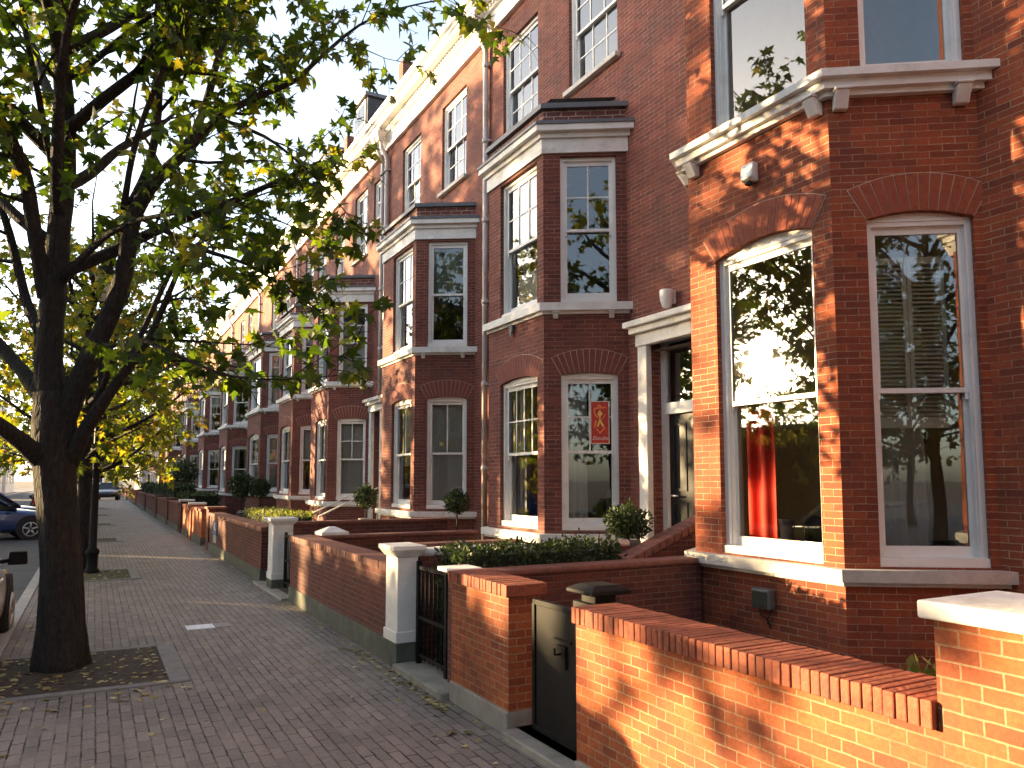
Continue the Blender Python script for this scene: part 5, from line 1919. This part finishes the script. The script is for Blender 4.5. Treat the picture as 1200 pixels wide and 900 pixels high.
# ------------------------------------------------------------------ cars
def car(label, paint, loc, rot, L=4.3, W=1.76, Hh=1.46, kind='hatch', group='cars parked along the kerb'):
    """front of the car towards local +Y, origin on the road below its centre"""
    C = thing('parked_car', label, 'car', (0, 0, 0), group)
    hw = W / 2
    # body stations along y: (y, bottom, shoulder z, half width)
    f, r_ = L / 2, -L / 2
    st = [(r_, 0.42, 0.80, 0.78), (r_ + 0.10, 0.26, 0.93, 0.92), (r_ + 0.5, 0.22, 0.97, 0.985), (r_ + 1.2, 0.2, 0.96, 1.0), (0, 0.2, 0.94, 1.0), (f - 1.35, 0.2, 0.93, 1.0),
          (f - 0.75, 0.2, 0.85, 0.975), (f - 0.25, 0.22, 0.74, 0.90), (f - 0.04, 0.3, 0.62, 0.78), (f, 0.38, 0.55, 0.66)]
    if kind == 'saloon':
        st[0] = (r_, 0.42, 0.84, 0.78)
    b = MB()
    sec = []
    for (y, zb, zs, k) in st:
        w_ = hw * k
        sec.append([(-w_ * 0.86, y, zb), (-w_ * 0.98, y, zb + 0.12), (-w_, y, (zb + zs) * 0.52), (-w_ * 0.97, y, zs - 0.10), (-w_ * 0.86, y, zs - 0.01), (-w_ * 0.5, y, zs + 0.02), (0, y, zs + 0.03),
                    (w_ * 0.5, y, zs + 0.02), (w_ * 0.86, y, zs - 0.01), (w_ * 0.97, y, zs - 0.10), (w_, y, (zb + zs) * 0.52), (w_ * 0.98, y, zb + 0.12), (w_ * 0.86, y, zb)])
    def loft(b, sec, mi=0):
        n = len(sec[0])
        base = len(b.v)
        for s in sec:
            b.v.extend(Vector(p) for p in s)
        for i in range(len(sec) - 1):
            for k in range(n):
                k2 = (k + 1) % n
                b.f.append([base + i * n + k2, base + i * n + k, base + (i + 1) * n + k, base + (i + 1) * n + k2])
                b.uv.append([(0, 0)] * 4)
                b.mi.append(mi)
                b.sm.append(True)
        for i, rev in ((0, False), (len(sec) - 1, True)):
            q = [base + i * n + k for k in range(n)]
            b.f.append(q[::-1] if rev else q)
            b.uv.append([(0, 0)] * n)
            b.mi.append(mi)
            b.sm.append(False)
    loft(b, sec)
    o = b.build('body', M[paint], C)
    md = o.modifiers.new('sub', 'SUBSURF')
    md.levels = md.render_levels = 2
    # greenhouse: glass cabin, painted roof and pillars
    if kind == 'hatch':
        cab = [(r_ + 0.12, 0.93, 0.74), (r_ + 0.55, Hh - 0.06, 0.66), (-0.5, Hh, 0.66), (0.25, Hh - 0.03, 0.66), (f - 1.25, 0.92, 0.80)]
    else:
        cab = [(r_ + 0.55, 0.95, 0.74), (r_ + 1.15, Hh - 0.05, 0.64), (-0.3, Hh, 0.65), (0.3, Hh - 0.03, 0.65), (f - 1.25, 0.92, 0.80)]
    y0, y1, y2, y3, y4 = [c[0] for c in cab]
    def P(i, s, dz=0.0, dw=0.0):
        y, z, k = cab[i]
        return (s * (hw * k + dw), y, z + dz)
    b = MB()
    bz = 0.90
    bw = hw * 0.90
    low = [(y0 - 0.02, bz), (y1, bz), (y2, bz), (y3, bz), (y4 + 0.03, bz)]
    g = MB()
    for s in (-1, 1):
        for i in range(4):
            a = (s * bw, low[i][0], bz)
            c = (s * bw, low[i + 1][0], bz)
            q = [a, c, P(i + 1, s), P(i, s)]
            g.face(q if s > 0 else q[::-1])
    for (i, j) in ((0, 1), (3, 4)):
        q = [P(i, -1), P(i, 1), P(j, 1), P(j, -1)]
        g.face(q[::-1] if i == 0 else q)
    g.build('windows', M['carglass'], C)
    b = MB()
    for (i, j) in ((1, 2), (2, 3)):
        b.hexa([P(i, -1, -0.03, 0.012), P(i, 1, -0.03, 0.012), P(j, 1, -0.03, 0.012), P(j, -1, -0.03, 0.012), P(i, -1, 0.012, -0.06), P(i, 1, 0.012, -0.06), P(j, 1, 0.012, -0.06), P(j, -1, 0.012, -0.06)])
    for s in (-1, 1):
        for (pa, pb, r0) in ((P(1, s), (s * bw, y0 + 0.02, bz), 0.045), (P(3, s), (s * bw, y4, bz), 0.035), (P(2, s), (s * bw, y2, bz), 0.035), (P(1, s), (s * bw, y1 + 0.1, bz), 0.03)):
            b.tube([pa, pb], r0, 6)
        b.tube([P(1, s), P(2, s), P(3, s)], 0.035, 6)
    b.build('roof', M[paint], C)
    # wheels
    for s in (-1, 1):
        for wy in (r_ + 0.78, f - 0.88):
            cx = s * (hw - 0.095)
            a = MB()
            a.tube([(s * (hw - 0.26), wy, 0.36), (s * (hw + 0.004), wy, 0.36)], [0.385, 0.385], 28)
            a.build('wheel_arch', M['rubber'], C)
            t_ = MB()
            t_.tube([(cx - 0.1, wy, 0.32), (cx - 0.08, wy, 0.32), (cx + 0.08, wy, 0.32), (cx + 0.1 + 0.012, wy, 0.32)][::s], [0.30, 0.32, 0.32, 0.295], 28)
            tyre = t_.build('wheel', M['rubber'], C)
            rm = MB()
            xo = s * (hw + 0.012)
            rm.tube([(xo, wy, 0.32), (xo + s * 0.004, wy, 0.32)], [0.215, 0.205], 24, 1)
            for q in range(5):
                th = q * 2 * math.pi / 5 + 0.3
                dy, dz = math.cos(th), math.sin(th)
                rm.tube([(xo + s * 0.008, wy + dy * 0.03, 0.32 + dz * 0.03), (xo + s * 0.008, wy + dy * 0.2, 0.32 + dz * 0.2)], [0.035, 0.022], 6, 0)
            ring = [(xo + s * 0.006, wy + 0.205 * math.cos(k * 2 * math.pi / 24), 0.32 + 0.205 * math.sin(k * 2 * math.pi / 24)) for k in range(25)]
            rm.tube(ring, 0.014, 6, 0, caps=False)
            rm.build('rim', [M['rim'], M['rubber']], tyre)
        h = MB()
        h.hexa([(s * hw * 0.60, f - 0.10, 0.56), (s * hw * 0.90, f - 0.28, 0.58), (s * hw * 0.90, f - 0.40, 0.58), (s * hw * 0.6, f - 0.30, 0.56),
                (s * hw * 0.62, f - 0.155, 0.70), (s * hw * 0.93, f - 0.31, 0.73), (s * hw * 0.91, f - 0.48, 0.76), (s * hw * 0.6, f - 0.35, 0.73)] if s > 0 else
               [(s * hw * 0.60, f - 0.10, 0.56), (s * hw * 0.6, f - 0.30, 0.56), (s * hw * 0.90, f - 0.40, 0.58), (s * hw * 0.90, f - 0.28, 0.58),
                (s * hw * 0.62, f - 0.155, 0.70), (s * hw * 0.6, f - 0.35, 0.73), (s * hw * 0.91, f - 0.48, 0.76), (s * hw * 0.93, f - 0.31, 0.73)])
        h.build('headlight', M['headlamp'], C, bevel=0.02)
        h = MB()
        h.box(min(s * hw * 0.62, s * hw * 0.90), max(s * hw * 0.62, s * hw * 0.90), r_ + 0.02, r_ + 0.14, 0.70, 0.86)
        h.build('tail_light', M['tail'], C, bevel=0.02)
        m_ = MB()
        m_.tube([(s * hw * 0.92, f - 1.45, 0.93), (s * (hw + 0.05), f - 1.45, 0.95)], 0.025, 6)
        m_.frustum(s * (hw + 0.10), f - 1.45, 0.90, 1.04, 0.09, 0.07, 0.08, 0.05)
        m_.build('mirror', M['black_metal'], C, bevel=0.03)
        d_ = MB()
        for yy in (-0.15, r_ + 1.35):
            d_.tube([(s * (hw + 0.008), yy, 0.80), (s * (hw + 0.012), yy + 0.2, 0.805)], 0.014, 6)
        d_.build('door_handle', M[paint], C)
    C.location = loc
    C.rotation_euler = (0, 0, rot)
    return C
car('silver hatchback at the left edge, only its mirror and front wheel showing', 'silver', (-1.67, 9.44, -0.12), 0.0, L=4.1)
car('dark blue car standing across the side road, silver alloy wheel and orange headlight', 'navy', (-3.15, 28.2, -0.12), R(-78), L=4.5, kind='hatch')
car('plum coloured estate car behind the dark blue one', 'purple', (-3.3, 31.4, -0.12), R(-80), L=4.6, Hh=1.55)
car('dark car parked at the far end of the pavement', 'darkcar', (1.1, 74.0, -0.0), R(176), L=4.4, kind='saloon')
car('maroon car parked along the kerb behind the street trees', 'maroon', (-1.75, 45.0, -0.12), 0, L=4.3)
car('dark saloon parked farther along the kerb', 'darkcar', (-1.75, 56.0, -0.12), 0, L=4.5, kind='saloon')

# ------------------------------------------------------------------ street end and far buildings
def block(label, x0, x1, y0, y1, h, m, rows, cols, face='x-', roof=True, group='pale buildings at the street end', cat='building'):
    B = thing('town_building', label, cat, ((x0 + x1) / 2, (y0 + y1) / 2, 0), group)
    b = MB()
    b.box(x0, x1, y0, y1, -0.13, h)
    b.box(x0 - 0.15, x1 + 0.15, y0 - 0.15, y1 + 0.15, h - 0.45, h - 0.15)
    b.build('wall', M[m], B)
    if roof:
        b = MB()
        b.frustum((x0 + x1) / 2, (y0 + y1) / 2, h + 0.001, h + 1.7, (x1 - x0) / 2 + 0.3, (y1 - y0) / 2 + 0.3, (x1 - x0) / 2 - 1.2, (y1 - y0) / 2 - 1.2)
        b.build('roof', M['slate'], B)
    for r in range(rows):
        z = 1.0 + r * (h - 1.2) / rows
        zh = (h - 1.2) / rows * 0.6
        for c in range(cols):
            for fc in ('y-', 'x+' if x0 < 0 else 'x-'):
                b, g = MB(), MB()
                if fc == 'y-':
                    xc = x0 + (x1 - x0) * (c + 0.5) / cols
                    wd = min(0.75, (x1 - x0) / cols * 0.3)
                    b.box(xc - wd, xc + wd, y0 - 0.08, y0 + 0.02, z, z + zh)
                    for q in (-1, 1):
                        g.box(xc + q * wd * 0.45 - wd * 0.36, xc + q * wd * 0.45 + wd * 0.36, y0 - 0.095, y0 - 0.0805, z + 0.12, z + zh - 0.12)
                else:
                    yc = y0 + (y1 - y0) * (c + 0.5) / cols
                    wd = min(0.75, (y1 - y0) / cols * 0.3)
                    xs, xe = (x1 - 0.02, x1 + 0.08) if fc == 'x+' else (x0 - 0.08, x0 + 0.02)
                    b.box(xs, xe, yc - wd, yc + wd, z, z + zh)
                    xs, xe = (x1 + 0.0805, x1 + 0.095) if fc == 'x+' else (x0 - 0.095, x0 - 0.0805)
                    for q in (-1, 1):
                        g.box(xs, xe, yc + q * wd * 0.45 - wd * 0.36, yc + q * wd * 0.45 + wd * 0.36, z + 0.12, z + zh - 0.12)
                wn = b.build('window', M['white'], B)
                g.build('pane', M['far_window'], wn)
    return B
block('pale rendered building with tall windows at the left edge', -18, -9.8, 96, 112, 10.5, 'render_wall', 3, 4)
block('smaller pale house behind the round sign on the left', -17, -9.6, 114, 126, 8, 'render_wall', 3, 3)
block('white house closing the view at the end of the street', -3, 4.2, 138, 150, 7.5, 'render_wall', 2, 3)
block('orange brick house front catching the sun beyond the last bay', 5.4, 14, 81, 90, 9, 'brick_lit', 3, 3)
block('second orange brick house just beyond the sunlit one', 5.9, 14, 91.5, 102, 8.4, 'brick_lit', 3, 3)
block('pale grey house at the far right of the street end', 5.2, 14, 104, 122, 8.5, 'render_wall', 3, 4)

block('unseen long terrace added down the side road, near end', -92, -80, 36, 60, 8.2, 'brick_lit', 2, 8, group='unseen terraces added down the side road')  # terraces added out of view to block low sky glow in reflections
block('unseen long terrace added down the side road, middle', -95, -83, 63, 90, 8.6, 'render_wall', 2, 8, group='unseen terraces added down the side road')
block('unseen long terrace added down the side road, far end', -92, -80, 93, 120, 8.0, 'brick_lit', 2, 8, group='unseen terraces added down the side road')

rs = thing('road_sign', 'round pale road sign on a post at the left edge', 'road sign', (-6.6, 68.0, 0))
b = MB()
b.tube([(-9.0, 68, -0.1), (-9.0, 68, 3.0)], 0.05, 8)
b.build('post', M['pot'], rs)
b = MB()
b.tube([(-9.0, 67.9, 2.9), (-9.0, 67.93, 2.9)], 0.45, 24)
b.build('disc', M['poster_cream'], rs)

print('leaves near tree', n1)
